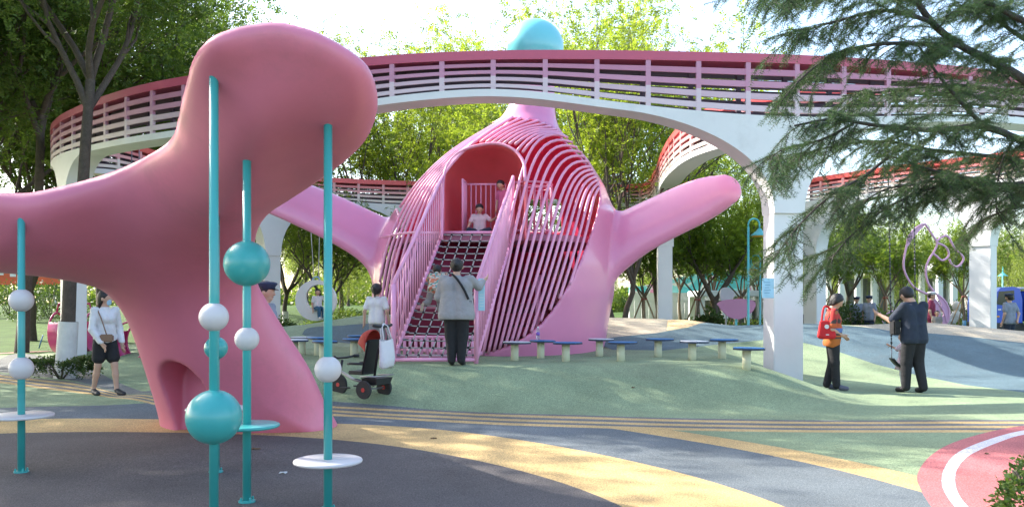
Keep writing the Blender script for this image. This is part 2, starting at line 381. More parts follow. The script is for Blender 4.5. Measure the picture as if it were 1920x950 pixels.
# ------------------------------------------------------------------ foreground canopy sculpture
M_PINK_F = mat('pink_gelcoat_shaded', (.66, .185, .275), .48, .09, 1.0, .04, 25, coat=.1, dirt=.34)  # same pink as the playhouse, with the canopy's shade put into the colour
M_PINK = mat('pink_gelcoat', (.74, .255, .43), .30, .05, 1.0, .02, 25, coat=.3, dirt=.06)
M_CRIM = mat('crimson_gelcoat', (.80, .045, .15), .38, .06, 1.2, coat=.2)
def poly_sd(U, Vv, poly):
    q = np.asarray(poly, float); d = np.full(U.shape, 1e9)
    for i in range(len(q)):
        a, b = q[i], q[(i + 1) % len(q)]; e = b - a; t = np.clip(((U - a[0]) * e[0] + (Vv - a[1]) * e[1]) / (e @ e + 1e-9), 0, 1)
        d = np.minimum(d, (U - a[0] - t * e[0]) ** 2 + (Vv - a[1] - t * e[1]) ** 2)
    d = np.sqrt(d); ins = in_poly(U, Vv, q); return np.where(ins, -d, d)
def rbf(ctrl):
    c = np.asarray(ctrl, float); p = c[:, :2] / 100; n = len(p)
    def phi(r): return np.sqrt(r * r + 1.0)
    A = np.zeros((n + 3, n + 3)); A[:n, :n] = phi(np.linalg.norm(p[:, None] - p[None], axis=2)); A[:n, n] = 1; A[:n, n + 1:] = p; A[n, :n] = 1; A[n + 1:, :n] = p.T
    A[:n, :n] += np.eye(n) * 1e-3
    w = np.linalg.solve(A, np.concatenate([c[:, 2], [0, 0, 0]]))
    def f(U, Vv):
        u, v = U / 100, Vv / 100; o = w[n] + w[n + 1] * u + w[n + 2] * v
        for i in range(n): o = o + w[i] * phi(np.sqrt((u - p[i, 0]) ** 2 + (v - p[i, 1]) ** 2))
        return o
    return f
SIL = [(-90, 357), (0, 360), (50, 361), (100, 352), (150, 340), (200, 325), (250, 305), (280, 289), (308, 272), (324, 254), (332, 230), (340, 190), (350, 150), (360, 115), (375, 90), (400, 67), (440, 52), (480, 44), (510, 41), (545, 45), (590, 58), (630, 78), (665, 100), (690, 124), (704, 155), (709, 190), (705, 220), (691, 255), (667, 285), (632, 315), (590, 345), (540, 377), (505, 400), (486, 425), (478, 455), (477, 490), (483, 530), (497, 558), (530, 612), (580, 690), (612, 760), (634, 800), (632, 860), (296, 860), (300, 805), (294, 770), (280, 722), (265, 675), (250, 632), (235, 596), (215, 566), (190, 544), (150, 531), (100, 522), (50, 516), (0, 512), (-90, 507)]
def build_canopy():
    ctrl = [(400, 152, 5.60), (463, 303, 6.22), (615, 237, 5.95), (40, 418, 7.30), (480, 50, 5.30), (380, 95, 5.35), (690, 130, 5.55), (640, 300, 6.45), (345, 200, 6.0), (320, 260, 6.6), (540, 365, 7.1), (490, 420, 7.5),
            (250, 320, 7.25), (0, 365, 7.15), (-80, 360, 7.1), (-80, 500, 7.65), (0, 510, 7.75), (120, 515, 8.0), (120, 430, 7.5), (220, 560, 8.6), (480, 520, 8.6), (380, 500, 8.3), (300, 450, 7.8), (260, 640, 9.0), (520, 600, 9.0), (300, 800, 9.5), (630, 800, 9.5), (460, 815, 9.42), (400, 650, 9.0), (460, 860, 9.42)]
    fd = rbf(ctrl)
    ft = rbf([(500, 60, .20), (700, 190, .20), (400, 150, .24), (463, 303, .34), (40, 418, .28), (-80, 430, .26), (250, 430, .42), (380, 520, .60), (300, 800, .80), (630, 800, .80), (460, 700, .75), (600, 300, .24)])
    st = 4.5; us = np.arange(-85, 725, st); vs = np.arange(30, 850, st); ws = np.arange(4.9, 11.6, .05)
    U2, V2 = np.meshgrid(us, vs, indexing='ij'); sd = poly_sd(U2, V2, [tuple(p) for p in catmull(SIL + [SIL[0]], 420)])
    D2 = fd(U2, V2); T2 = np.maximum(ft(U2, V2), .16); R2 = T2 * .92
    A = (sd * D2 / FPX + R2)[:, :, None]; Wd = ws[None, None, :]
    B = np.abs(Wd - (D2 + T2)[:, :, None]) - (T2 - R2)[:, :, None]
    F = (np.minimum(np.maximum(A, B), 0) + np.sqrt(np.maximum(A, 0) ** 2 + np.maximum(B, 0) ** 2) - R2[:, :, None]).astype(np.float32)
    # crawl tunnel mouth in the foot, closed off shallow so light reaches its back
    X = (U2[:, :, None] - CXP) / FPX * Wd; Y = np.broadcast_to(Wd, X.shape); Z = CH + (YH - V2[:, :, None]) / FPX * Wd
    c0 = P(347, 800, 9.45); dx, dy = .34, .94; lx = (X - c0.x) * dy - (Y - c0.y) * dx; hw = .315
    zt = np.maximum(Z - .50, 0); arch = np.sqrt(lx ** 2 + zt ** 2) - hw
    along = (X - c0.x) * dx + (Y - c0.y) * dy
    arch = np.maximum(arch, np.maximum(-along - .8, along - .34))
    F = -smin(-F, arch, .03)
    V, Q = surface_nets(F)
    u = us[0] + V[:, 0] * st; v = vs[0] + V[:, 1] * st; w = ws[0] + V[:, 2] * .05
    pos = np.c_[(u - CXP) / FPX * w, w, CH + (YH - v) / FPX * w]
    root = thing('canopy_sculpture', 'huge smooth pink canopy sculpture on a flared foot with crawl tunnel', 'sculpture', (XD(460, 10.2), 10.2, 0))
    pos = pos - np.array([XD(460, 10.2), 10.2, 0])
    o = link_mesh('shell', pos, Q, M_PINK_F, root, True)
    md = o.modifiers.new('s', 'SMOOTH'); md.factor = .5; md.iterations = 6
    return root
build_canopy()

# ------------------------------------------------------------------ pink bulb play house
BC = 17.8; BG = .45; KP = FPX / BC
PROF = [(700, 930, 195), (660, 929, 200), (630, 924, 212), (600, 921, 219), (550, 925, 225), (500, 927, 225), (450, 932, 218), (400, 945, 206), (350, 950, 182), (300, 955, 146), (270, 961, 110), (245, 973, 77), (225, 990, 53), (200, 997, 43), (150, 999, 41), (60, 1001, 41)]
pz = np.array([CH + (YH - a) / KP for a, b, c in PROF]); pcx = np.array([(b - CXP) / KP for a, b, c in PROF]); prr = np.array([c / KP for a, b, c in PROF])
def smooth_interp(z, xs, ys):
    fine = np.linspace(xs[0], xs[-1], 400); f = np.interp(fine, xs, ys); k = np.hanning(17); k /= k.sum(); f = np.convolve(np.pad(f, 8, 'edge'), k, 'valid'); return np.interp(z, fine, f)
def bulb_f(X, Y, Z):
    cx = smooth_interp(Z, pz, pcx); r = smooth_interp(Z, pz, prr)
    rho = np.sqrt((X - cx) ** 2 + (Y - BC) ** 2); return (rho - r) * .8
OPEN = [(720, 700), (717, 650), (715, 600), (715, 540), (721, 480), (735, 442), (748, 418), (748, 396), (735, 372), (745, 310), (800, 272), (850, 252), (900, 237), (935, 228), (962, 223), (985, 225), (1010, 230), (1035, 241), (1055, 255), (1076, 275), (1095, 298), (1110, 322), (1120, 348), (1123, 372), (1117, 405), (1104, 445), (1086, 490), (1062, 538), (1034, 582), (1003, 616), (968, 640), (930, 656), (900, 666), (892, 700)]
def build_bulb():
    h = .04; lo = np.array([-5.4, 14.7, .15]); hi = np.array([5.2, 20.6, 6.5]); n = ((hi - lo) / h).astype(int)
    g = [(lo[i] + h * np.arange(n[i])) for i in range(3)]
    X, Y, Z = np.meshgrid(*[a.astype(np.float32) for a in g], indexing='ij')
    cz = smooth_interp(g[2], pz, pcx).astype(np.float32); rz_ = smooth_interp(g[2], pz, prr).astype(np.float32)
    Bf = (np.sqrt((X - cz) ** 2 + (Y - BC) ** 2) - rz_) * .85
    F = Bf.copy()
    def wing(pts, k):
        nonlocal F
        W = np.full(F.shape, 9.0, np.float32)
        pts = catmull(pts, 22); wx_ = [P(*a[:3]).x for a in pts]; wz_ = [P(*a[:3]).z for a in pts]
        for (a, b) in zip(pts[:-1], pts[1:]):
            A_, B_ = P(*a[:3]), P(*b[:3])
            # flattened across the view direction so that it is a paddle
            fy = .50; zc = np.interp(X, wx_, wz_) if wx_[0] < wx_[-1] else np.interp(X, wx_[::-1], wz_[::-1]); Ys = (Y - .55 * (Z - zc)) / fy
            W = np.minimum(W, cone_sdf(X, Ys, Z, (A_.x, A_.y / fy, A_.z), (B_.x, B_.y / fy, B_.z), a[3], b[3]).astype(np.float32) * .75)
        F = smin(F, W, k)
    wing([(1105, 486, 17.35, .62), (1190, 434, 17.0, .49), (1310, 376, 16.55, .43), (1360, 355, 16.3, .31)], .20)
    wing([(752, 484, 17.6, .60), (680, 436, 17.45, .49), (560, 380, 17.2, .44), (430, 335, 17.0, .35)], .20)
    inner = Bf + .10
    inner = np.maximum(inner, Z - 4.9)
    cutp = poly_sd(*np.meshgrid(np.arange(660, 1180, 2.0), np.arange(190, 720, 2.0), indexing='ij'), [tuple(p) for p in catmull(OPEN + [OPEN[0]], 240)])
    U = CXP + X / Y * FPX; Vv = YH - (Z - CH) / Y * FPX
    ui = np.clip((U - 660) / 2, 0, cutp.shape[0] - 1.01); vi = np.clip((Vv - 190) / 2, 0, cutp.shape[1] - 1.01)
    u0 = ui.astype(int); v0 = vi.astype(int); fu = ui - u0; fv = vi - v0
    pd = (cutp[u0, v0] * (1 - fu) * (1 - fv) + cutp[u0 + 1, v0] * fu * (1 - fv) + cutp[u0, v0 + 1] * (1 - fu) * fv + cutp[u0 + 1, v0 + 1] * fu * fv) * Y / FPX
    depth = Y - (BC + .15 + .8 * np.clip((cz - X) / 2, 0, 1))
    pd = np.maximum(np.maximum(pd, depth), Bf - .05)
    # lower left: keep the shell strip under the wing
    win = np.maximum(np.maximum(np.abs(U - 1012) - 40, np.abs(Vv - 404) - 30) * Y / FPX, BC + .8 - Y)      # rear window
    low = np.maximum(np.maximum(np.abs(U - 780) - 26, np.abs(Vv - 640) - 50) * Y / FPX, BC + .8 - Y)
    solid = F
    F = np.maximum(F, -inner); F = -smin(-F, pd, .02); F = -smin(-F, win, .02); F = -smin(-F, low, .02)
    V, Q = surface_nets(F); pos = lo + V * h
    cen = pos[Q].mean(1)
    ci = np.clip(((cen - lo) / h).round().astype(int), 0, np.array(F.shape) - 1)
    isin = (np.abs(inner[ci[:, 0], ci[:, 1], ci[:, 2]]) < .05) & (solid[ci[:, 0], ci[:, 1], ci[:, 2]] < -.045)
    root = thing('bulb_playhouse', 'giant pink bulb playhouse with rod cage, side fins and a turquoise ball on top', 'playhouse', (XD(930, BC), BC, BG))
    off = np.array([XD(930, BC), BC, BG])
    o = link_mesh('shell', pos - off, Q, [M_PINK, M_CRIM], root, True, isin.astype(int))
    md = o.modifiers.new('s', 'SMOOTH'); md.factor = .5; md.iterations = 4
    b = MB().sphere(P(1003, 91, BC) - Vector(off), .60, 48, 28); b.build('turquoise_ball', mat('turquoise_gelcoat', (.16, .56, .60), .28, .03, 1.5, coat=.3), root, True)
    return root, Vector(off)
BULB, BOFF = build_bulb()
def hit_bulb(px, py, extra=0.0):
    d = np.linspace(14.6, BC + .4, 900); x = (px - CXP) / FPX * d; z = CH + (YH - py) / FPX * d
    cx = smooth_interp(z, pz, pcx); r = smooth_interp(z, pz, prr); f = np.sqrt((x - cx) ** 2 + (d - BC) ** 2) - r - extra
    i = np.nonzero(f < 0)[0]
    j = i[0] if len(i) else int(np.argmin(f))
    return np.array([x[j], d[j], z[j]])
def build_rods():
    K = [[(705, 610), (704, 560), (709, 500), (725, 440), (755, 380), (797, 327), (850, 280), (905, 246)],
         [(720, 660), (727, 580), (742, 490), (768, 410), (800, 350), (840, 304), (885, 266), (930, 236)],
         [(752, 668), (768, 580), (786, 480), (806, 390), (832, 334), (866, 288), (905, 255), (948, 228)],
         [(905, 667), (924, 575), (945, 470), (966, 370), (984, 305), (1003, 266), (1028, 249), (1052, 254)],
         [(968, 641), (992, 565), (1018, 480), (1040, 405), (1058, 352), (1074, 323), (1088, 311), (1104, 312)],
         [(1074, 516), (1083, 488), (1092, 458), (1101, 425), (1108, 395), (1113, 373), (1118, 359), (1122, 353)]]
    K = [catmull(k, 30) for k in K]
    Ks = [0, 4, 8, 18, 24, 30]
    hood = [(828, 450), (829, 370), (834, 322), (848, 297), (870, 281), (900, 272), (930, 269), (955, 276), (972, 289), (982, 306), (984, 330), (984, 450)]
    M_ROD = mat('pink_rod_paint', (.80, .35, .53), .35, .04, 3)
    for i in range(31):
        j = max(a for a in range(len(Ks)) if Ks[a] <= i); j = min(j, len(Ks) - 2); t = (i - Ks[j]) / (Ks[j + 1] - Ks[j])
        c = K[j] * (1 - t) + K[j + 1] * t
        a0 = c[0] - c[1]; a1 = c[-1] - c[-2]; a0 = a0 / np.linalg.norm(a0); a1 = a1 / np.linalg.norm(a1)
        c = np.vstack([c[0] + a0 * q for q in (24, 18, 12, 6)] + [c] + [c[-1] + a1 * q for q in (4, 8, 12, 16, 20, 24, 28, 32)])
        okp = np.nonzero(poly_sd(c[:, 0], c[:, 1], OPEN) < 4)[0]; c = c[okp[0]:okp[-1] + 1]
        # rods that cross the hood mouth or the net ladder start on the hood
        inside = in_poly(c[:, 0], c[:, 1], hood) | ((c[:, 0] > 745) & (c[:, 0] < 905) & (c[:, 1] > 440) & (i > 6)) 
        if 7 < i < 18:
            k = np.nonzero(inside | (c[:, 1] > 330))[0]; c = c[(k[-1] + 1 if len(k) else 0):]
        if len(c) < 4: continue
        pts = np.array([hit_bulb(a, b, .0) for a, b in c])
        for _ in range(3): pts[1:-1] = (pts[:-2] + 2 * pts[1:-1] + pts[2:]) / 4
        MB().tube([Vector(p) - BOFF for p in pts], .028, 8).build('rod', M_ROD, BULB, True)
    # hood: apse with a rolled rim
    front = [hit_bulb(a, b, .01) for a, b in catmull(hood, 40)]
    m = MB(); n = len(front); cen = np.array([XD(910, 17.3), 17.3, front[0][2]])
    rings = 9; vs = []; 
    for k in range(rings):
        t = k / (rings - 1)
        for p in front:
            q = np.array(p); back = np.array([q[0], q[1] + 1.5, q[2]])
            a = math.cos(t * math.pi / 2); bq = np.array([cen[0] + (q[0] - cen[0]) * a, q[1] + (cen[1] + .9 - q[1]) * math.sin(t * math.pi / 2), cen[2] + (q[2] - cen[2]) * (a if t > .0 else 1)])
            vs.append(Vector(bq) - BOFF)
    fs = [[k * n + i, k * n + i + 1, (k + 1) * n + i + 1, (k + 1) * n + i] for k in range(rings - 1) for i in range(n - 1)]
    m.add(vs, fs); o = m.build('hood', mat('hood_rose', (.90, .19, .23), .42, .10, .9), BULB, True)
    md = o.modifiers.new('t', 'SOLIDIFY'); md.thickness = .03; md.offset = 1
    MB().tube([Vector(p) - BOFF for p in front[:31]], .03, 10).build('hood_rim', M_ROD, BULB, True)
build_rods()
M_PURP = mat('plum_panel', (.20, .016, .055), .5, .1, 2)
M_ROD = MATS['pink_rod_paint']
# platform, guard rails, plum wall below
ZP = 2.72
def build_inside():
    out = [(XD(930, BC) + 2.18 * math.cos(a), BC + 2.18 * math.sin(a)) for a in np.linspace(0, 2 * math.pi, 48, endpoint=False)]
    out = [(x, max(y, 15.85)) for x, y in out]
    MB().prism([(x - BOFF.x, y - BOFF.y) for x, y in out], ZP - .12 - BOFF.z, ZP - BOFF.z).build('platform', mat('platform_mauve', (.46, .17, .28), .5, .08, 2), BULB)
    # rounded plum drum under the platform
    m = MB(); cx, cy = XD(850, 17.2), 17.4
    m.lathe([(1.02, BG - BOFF.z), (1.02, ZP - .13 - BOFF.z)], (cx - BOFF.x, cy - BOFF.y, 0), 40); m.build('drum', M_PURP, BULB, True)
    for i in range(9):       # plum fins standing beside the drum
        x = XD(965 + i * 15, 17.6); MB().box((x - BOFF.x, 18.3 - BOFF.y, 1.6 - BOFF.z), (.045, .25, 2.2)).build('fin', M_PURP, BULB)
    for k in range(4):       # steps behind the rods
        MB().bbox((XD(1000, 17.9) - BOFF.x, 17.6 + .3 * k - BOFF.y, .6 + .24 * k - BOFF.z), (1.35, .32, .20), .02).build('step', mat('step_crimson', (.36, .02, .06), .5), BULB)
    c = (XD(1008, 17.1), 17.1)
    m = MB().tube([(c[0] - .0 - BOFF.x, c[1] - BOFF.y - .25, .55 - BOFF.z), (c[0] - BOFF.x, c[1] - BOFF.y - .25, 2.0 - BOFF.z)], .055, 10); m.build('post', M_ROD, BULB, True)
    # round guard cage on the platform
    r = .42; cc = (XD(995, 16.8), 16.8)
    def ring(z, rr=.022): MB().tube([(cc[0] + r * math.cos(a) - BOFF.x, cc[1] + r * math.sin(a) - BOFF.y, z - BOFF.z) for a in np.linspace(0, 2 * math.pi, 28, endpoint=False)], rr, 8, closed=True).build('cage_ring', M_ROD, BULB, True)
    ring(ZP + 1.05); ring(ZP + .12); ring(ZP + .98, .014)
    for k in range(18):
        a = 2 * math.pi * k / 18; x, y = cc[0] + r * math.cos(a) - BOFF.x, cc[1] + r * math.sin(a) - BOFF.y
        MB().tube([(x, y, ZP - BOFF.z), (x, y, ZP + 1.05 - BOFF.z)], .012, 6).build('cage_bar', M_ROD, BULB, True)
    # guard rail in the hood mouth
    y = 16.55; x0, x1 = XD(874, y), XD(948, y)
    for z in (ZP + .06, ZP + 1.02): MB().tube([(x0 - BOFF.x, y - BOFF.y, z - BOFF.z), (x1 - BOFF.x, y - BOFF.y, z - BOFF.z)], .022, 8).build('guard_rail', M_ROD, BULB, True)
    for k in range(9):
        x = x0 + (x1 - x0) * k / 8; MB().tube([(x - BOFF.x, y - BOFF.y, ZP - BOFF.z), (x - BOFF.x, y - BOFF.y, ZP + 1.02 - BOFF.z)], .013, 6).build('guard_bar', M_ROD, BULB, True)
    for k in range(5):
        yy = y - .09 * k; xx = x0 - .012 * k; MB().tube([(xx - BOFF.x, yy - BOFF.y, ZP - BOFF.z), (xx - BOFF.x, yy - BOFF.y, ZP + 1.06 - BOFF.z)], .02, 8).build('guard_bar', M_ROD, BULB, True)
    MB().tube([(x0 - BOFF.x, y - BOFF.y, ZP + 1.06 - BOFF.z), (x0 - .05 - BOFF.x, y - .36 - BOFF.y, ZP + 1.06 - BOFF.z)], .022, 8).build('guard_rail', M_ROD, BULB, True)
    for k in range(14):      # low pickets behind the foot of the net
        x = XD(748 + k * 10.6, 14.6); g0 = gzf(x, 14.6); MB().tube([(x - BOFF.x, 14.6 - BOFF.y, g0 + .03 - BOFF.z), (x - BOFF.x, 14.6 - BOFF.y, g0 + .36 - BOFF.z)], .028, 8).build('picket', M_ROD, BULB, True)
    for dz in (.04, .36): MB().tube([(XD(744, 14.6) - BOFF.x, 14.6 - BOFF.y, gzf(XD(815, 14.6), 14.6) + dz - BOFF.z), (XD(890, 14.6) - BOFF.x, 14.6 - BOFF.y, gzf(XD(815, 14.6), 14.6) + dz - BOFF.z)], .03, 8).build('picket_rail', M_ROD, BULB, True)
    # low sill hoop of the cage along the ground
    pts = [hit_bulb(a, b, .03) for a, b in catmull([(716, 655), (740, 672), (800, 676), (860, 674), (905, 668)], 20)]
    MB().tube([Vector((p[0], p[1], max(gzf(p[0], p[1]) + .05, .3))) - BOFF for p in pts], .045, 8).build('sill_hoop', M_ROD, BULB, True)
    pts = [hit_bulb(a, b, .0) for a, b in catmull([(712, 446), (740, 440), (775, 436), (830, 437)], 14)]
    MB().tube([Vector(p) - BOFF for p in pts], .025, 8).build('belt_rail', M_ROD, BULB, True)
build_inside()

# net ladder
def build_ladder():
    d0, d1 = 13.3, 15.75; z0 = gzf(XD(815, d0), d0) + .06; z1 = ZP + .02
    xl0, xr0, xl1, xr1 = XD(737, d0), XD(893, d0), XD(830, d1), XD(962, d1)
    root = thing('net_ladder', 'sloping rope net ladder between pink barred handrails climbing into the playhouse', 'climbing net', ((xl0 + xr0) / 2, d0, z0 - .06)); R0 = root.location.copy()
    def at(s, t): return Vector((xl0 + (xr0 - xl0) * s, d0, z0)).lerp(Vector((xl1 + (xr1 - xl1) * s, d1, z1)), t) - R0
    def tb(name, a, b, r, m=M_ROD): MB().tube([a, b], r, 8).build(name, m, root, True)
    tb('bottom_bar', at(0, 0), at(1, 0), .03); tb('top_bar', at(0, 1), at(1, 1), .03); tb('cross_bar', at(0, .42) - Vector((0, 0, .1)), at(1, .42) - Vector((0, 0, .1)), .028)
    for s in (0, 1):
        top0 = 1.18; top1 = 1.03
        tb('stringer', at(s, 0), at(s, 1), .035)
        a0 = at(s, 0) + Vector((0, 0, top0)); a1 = at(s, 1) + Vector((0, 0, top1))
        tb('handrail', a0, a1, .033); tb('corner_post', at(s, 0) - Vector((0, 0, .08)), a0, .036); tb('end_post', at(s, 1), a1, .03)
        n = 22 if s == 0 else 26
        for k in range(1, n):
            t = k / n; MB().tube([at(s, t), at(s, t) + Vector((0, 0, top0 + (top1 - top0) * t))], .013, 6).build('bar', M_ROD, root, True)
    MR = mat('pale_rope', (.42, .40, .38), .8, .15, 30, .5, 200); MK = mat('black_knot', (.02, .02, .022), .6, .1, 10)
    nv, nh = 7, 19
    for i in range(1, nv):
        s = i / nv; MB().tube([at(s, t) - Vector((0, 0, .05 * math.sin(math.pi * t))) for t in np.linspace(0, 1, 12)], .011, 6).build('long_rope', MR, root, True)
    for j in range(nh):
        t = (j + .6) / nh; m = MB(); dip = Vector((0, 0, .05 * math.sin(math.pi * t)))
        m.tube([at(s, t) - dip * math.sin(math.pi * s) ** .5 for s in np.linspace(0, 1, 15)], .011, 6)
        for i in range(1, nv):
            m.sphere(at(i / nv, t) - dip * math.sin(math.pi * i / nv) ** .5, .024, 8, 6, 1)
        for e in (.02, .98): m.tube([at(e - .02 if e < .5 else e + .02, t), at(e + .045 if e < .5 else e - .045, t)], .02, 6, mi=2)
        m.build('cross_rope', [MR, MK, mat('clamp_grey', (.2, .2, .22), .4, .1, 4, metal=.6)], root, True)
    # notice plate on the corner post
    pc = P(903, 552, d0 - .05)
    plate = MB().bbox(pc, (.10, .012, .50), .004).build('notice_plate', mat('sign_blue', (.40, .68, .80), .4, .05, 6), None)
    setp(plate, 'small light blue notice plate fixed to the net ladder handrail', 'sign')
    MB().box(pc + Vector((0, -.008, .12)), (.03, .002, .06)).build('figure_mark', mat('sign_figure_pink', (.6, .1, .25), .5), plate)
    for k in range(5): MB().box(pc + Vector((0, -.008, .0 - .045 * k)), (.065, .002, .010)).build('text_line', mat('sign_white', (.75, .8, .82), .5), plate)
build_ladder()

# ------------------------------------------------------------------ elevated slatted ring walkway
ZT = 5.75
M_WHITE = mat('white_paint', (.72, .72, .71), .5, .06, 1.0, .05, 20, dirt=.26)
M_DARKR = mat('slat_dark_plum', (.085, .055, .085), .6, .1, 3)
def dtop(y): return FPX * (ZT - CH) / (YH - y)
def path_from(pts, n):
    q = []
    for px, py in pts: d = dtop(py); q.append((XD(px, d), d))
    c = catmull(q, 1200)
    c = np.asarray(c); L = np.concatenate([[0], np.cumsum(np.linalg.norm(np.diff(c, axis=0), axis=1))])
    pxs = CXP + c[:, 0] / c[:, 1] * FPX
    s = np.linspace(0, L[-1], n)
    xy = np.c_[np.interp(s, L, c[:, 0]), np.interp(s, L, c[:, 1])]
    return s, xy
def band(label, pts, hfun, columns, cols, name='slatted_walkway', W=.52, step=.16, rim_h=.155, beam_h=.125, bay=.86, flip=False):
    s0, xy0 = path_from(pts, 400); Ltot = s0[-1]; n = max(60, int(Ltot / step)); s, xy = path_from(pts, n)
    def at(sv): return np.array([np.interp(sv, s, xy[:, 0]), np.interp(sv, s, xy[:, 1])])
    tan = np.gradient(xy, axis=0); tan /= np.linalg.norm(tan, axis=1)[:, None]; nor = np.c_[-tan[:, 1], tan[:, 0]]     # left normal
    def nrm(sv): v = np.array([np.interp(sv, s, nor[:, 0]), np.interp(sv, s, nor[:, 1])]); return v / np.linalg.norm(v)
    pxs = CXP + xy[:, 0] / xy[:, 1] * FPX
    # near side = the face towards the camera
    mid = n // 2; sgn = -1.0 if (nor[mid] @ xy[mid]) > 0 else 1.0
    if flip: sgn = -sgn
    hh = np.array([hfun(i / (n - 1), pxs[i]) for i in range(n)])       # slatted height
    kk = np.hanning(25); kk /= kk.sum(); hh = np.convolve(np.pad(hh, 12, 'edge'), kk, 'valid')
    root = thing(name, label, 'walkway', (xy[mid, 0], xy[mid, 1], 0)); R0 = np.array([xy[mid, 0], xy[mid, 1], 0])
    def strip(nm, o0, o1, zt, zb, m, ss=None):
        S_ = s if ss is None else ss; zt = np.broadcast_to(zt, (len(S_),)); zb = np.broadcast_to(zb, (len(S_),)); vs = []
        for i, sv in enumerate(S_):
            p = at(sv); nn = nrm(sv); a = p + nn * o0; b = p + nn * o1
            vs += [(a[0] - R0[0], a[1] - R0[1], zt[i]), (b[0] - R0[0], b[1] - R0[1], zt[i]), (b[0] - R0[0], b[1] - R0[1], zb[i]), (a[0] - R0[0], a[1] - R0[1], zb[i])]
        fs = []
        for i in range(len(S_) - 1):
            for k in range(4): l = (k + 1) % 4; fs.append([i * 4 + k, i * 4 + l, i * 4 + 4 + l, i * 4 + 4 + k])
        fs += [[3, 2, 1, 0], [len(vs) - 4, len(vs) - 3, len(vs) - 2, len(vs) - 1]]
        return smooth_angle(link_mesh(nm, vs, fs, m, root, False), 35)
    wf, wb = sgn * W / 2, -sgn * W / 2
    strip('top_rim', wf * 1.04, wb * 1.04, ZT, ZT - rim_h, cols[0])
    ztop = ZT - rim_h; zbot = ZT - hh
    K = 4
    for k in range(K):
        c = ztop + (zbot - ztop) * (k + .80) / (K + .35); hgt = (ztop - zbot) * .115
        strip('rail', wf, wf - sgn * .035, c + hgt / 2, c - hgt / 2, cols[1 + k])
    for k in range(5):
        c = ztop + (zbot - ztop) * (k + .42) / 5; hgt = (ztop - zbot) * (.195 - .02 * k)
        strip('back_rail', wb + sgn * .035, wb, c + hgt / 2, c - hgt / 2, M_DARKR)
    # beam with arches that drop on to the columns
    ss = set(np.round(s, 4).tolist()); cinfo = []
    for (cpx, width, aL, aR, spring) in columns:
        sc = cpx if cpx > 5000 else float(np.interp(cpx, pxs if pxs[0] < pxs[-1] else pxs[::-1], s if pxs[0] < pxs[-1] else s[::-1]))
        if cpx > 5000: sc = cpx - 10000
        cinfo.append((sc, width, aL, aR, spring))
        for u in np.linspace(0, 1, 22): ss.add(round(sc - width / 2 - aL * u ** 1.6, 4)); ss.add(round(sc + width / 2 + aR * u ** 1.6, 4))
    ss = np.array(sorted(v for v in ss if 0 <= v <= Ltot)); zb_s = np.interp(ss, s, zbot); bot = zb_s - beam_h
    for sc, w, aL, aR, spring in cinfo:
        for i, sv in enumerate(ss):
            if sv < sc - w / 2: u = (sc - w / 2 - sv) / aL
            elif sv > sc + w / 2: u = (sv - sc - w / 2) / aR
            else: u = 0
            if u < 1: bot[i] = min(bot[i], spring + (zb_s[i] - beam_h - spring) * math.sqrt(max(0, 1 - (1 - u) ** 2)) ** .9 if u > 0 else spring)
    strip('beam', wf * 1.02, wb * 1.02, zb_s, bot, M_WHITE, ss)
    for sc, w, aL, aR, spring in cinfo:
        p = at(sc); nn = nrm(sc); ang = math.atan2(nn[1], nn[0]) - math.pi / 2; zg = gzf(*p) - .15
        MB().bbox((p[0] - R0[0], p[1] - R0[1], (spring + zg) / 2), (w, W * .86, spring - zg), .012, ang).build('column', M_WHITE, root)
    nb = int(Ltot / bay)
    for i in range(nb + 1):
        sv = Ltot * i / nb; p = at(sv); nn = nrm(sv); zb = float(np.interp(sv, s, zbot)); ang = math.atan2(nn[1], nn[0]) - math.pi / 2
        za, zm = ZT - rim_h, (ZT - rim_h) * .45 + zb * .55
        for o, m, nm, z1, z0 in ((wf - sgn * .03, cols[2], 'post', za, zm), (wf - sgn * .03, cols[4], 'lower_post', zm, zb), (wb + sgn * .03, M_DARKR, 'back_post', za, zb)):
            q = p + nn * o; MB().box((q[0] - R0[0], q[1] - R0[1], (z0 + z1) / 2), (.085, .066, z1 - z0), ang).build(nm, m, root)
    return root
C_N = [mat('rim_raspberry', (.52, .085, .15), .4, .05, 2), mat('rail_rose', (.50, .20, .30), .45, .05, 2), mat('rail_rose_mid', (.54, .25, .36), .45, .05, 2), mat('rail_blush', (.60, .42, .48), .45, .05, 2), mat('rail_blush_pale', (.66, .52, .56), .45, .05, 2)]
C_F = [mat('rim_coral', (.72, .10, .10), .4, .05, 2), mat('rail_coral', (.72, .22, .22), .45, .05, 2), mat('rail_salmon', (.72, .34, .34), .45, .05, 2), mat('rail_shell', (.70, .50, .46), .45, .05, 2), mat('rail_cream', (.72, .62, .56), .45, .05, 2)]
def h_near(t, px): return float(np.interp(px, [100, 200, 345, 560, 700, 950, 1120, 1300, 1466, 1650, 1800, 1920], [.85, .95, 1.02, .88, .74, .60, .86, 1.02, 1.10, 1.0, .85, .78]))
band('nearest slatted walkway ring with raspberry rim sweeping across above the playhouse', [(2120, 186), (1920, 152), (1800, 134), (1650, 121), (1500, 112), (1350, 107), (1150, 103), (950, 103), (800, 108), (700, 115), (560, 128), (440, 140), (345, 153), (270, 169), (205, 189), (165, 205), (137, 219), (121, 233), (117, 243)], h_near,
     [(1468, .54, 2.3, 2.6, 3.0), (138, .50, 1.3, 1.2, 3.6)], C_N)
def h_far(t, px): return .72 + .12 * math.sin(px / 95.0)
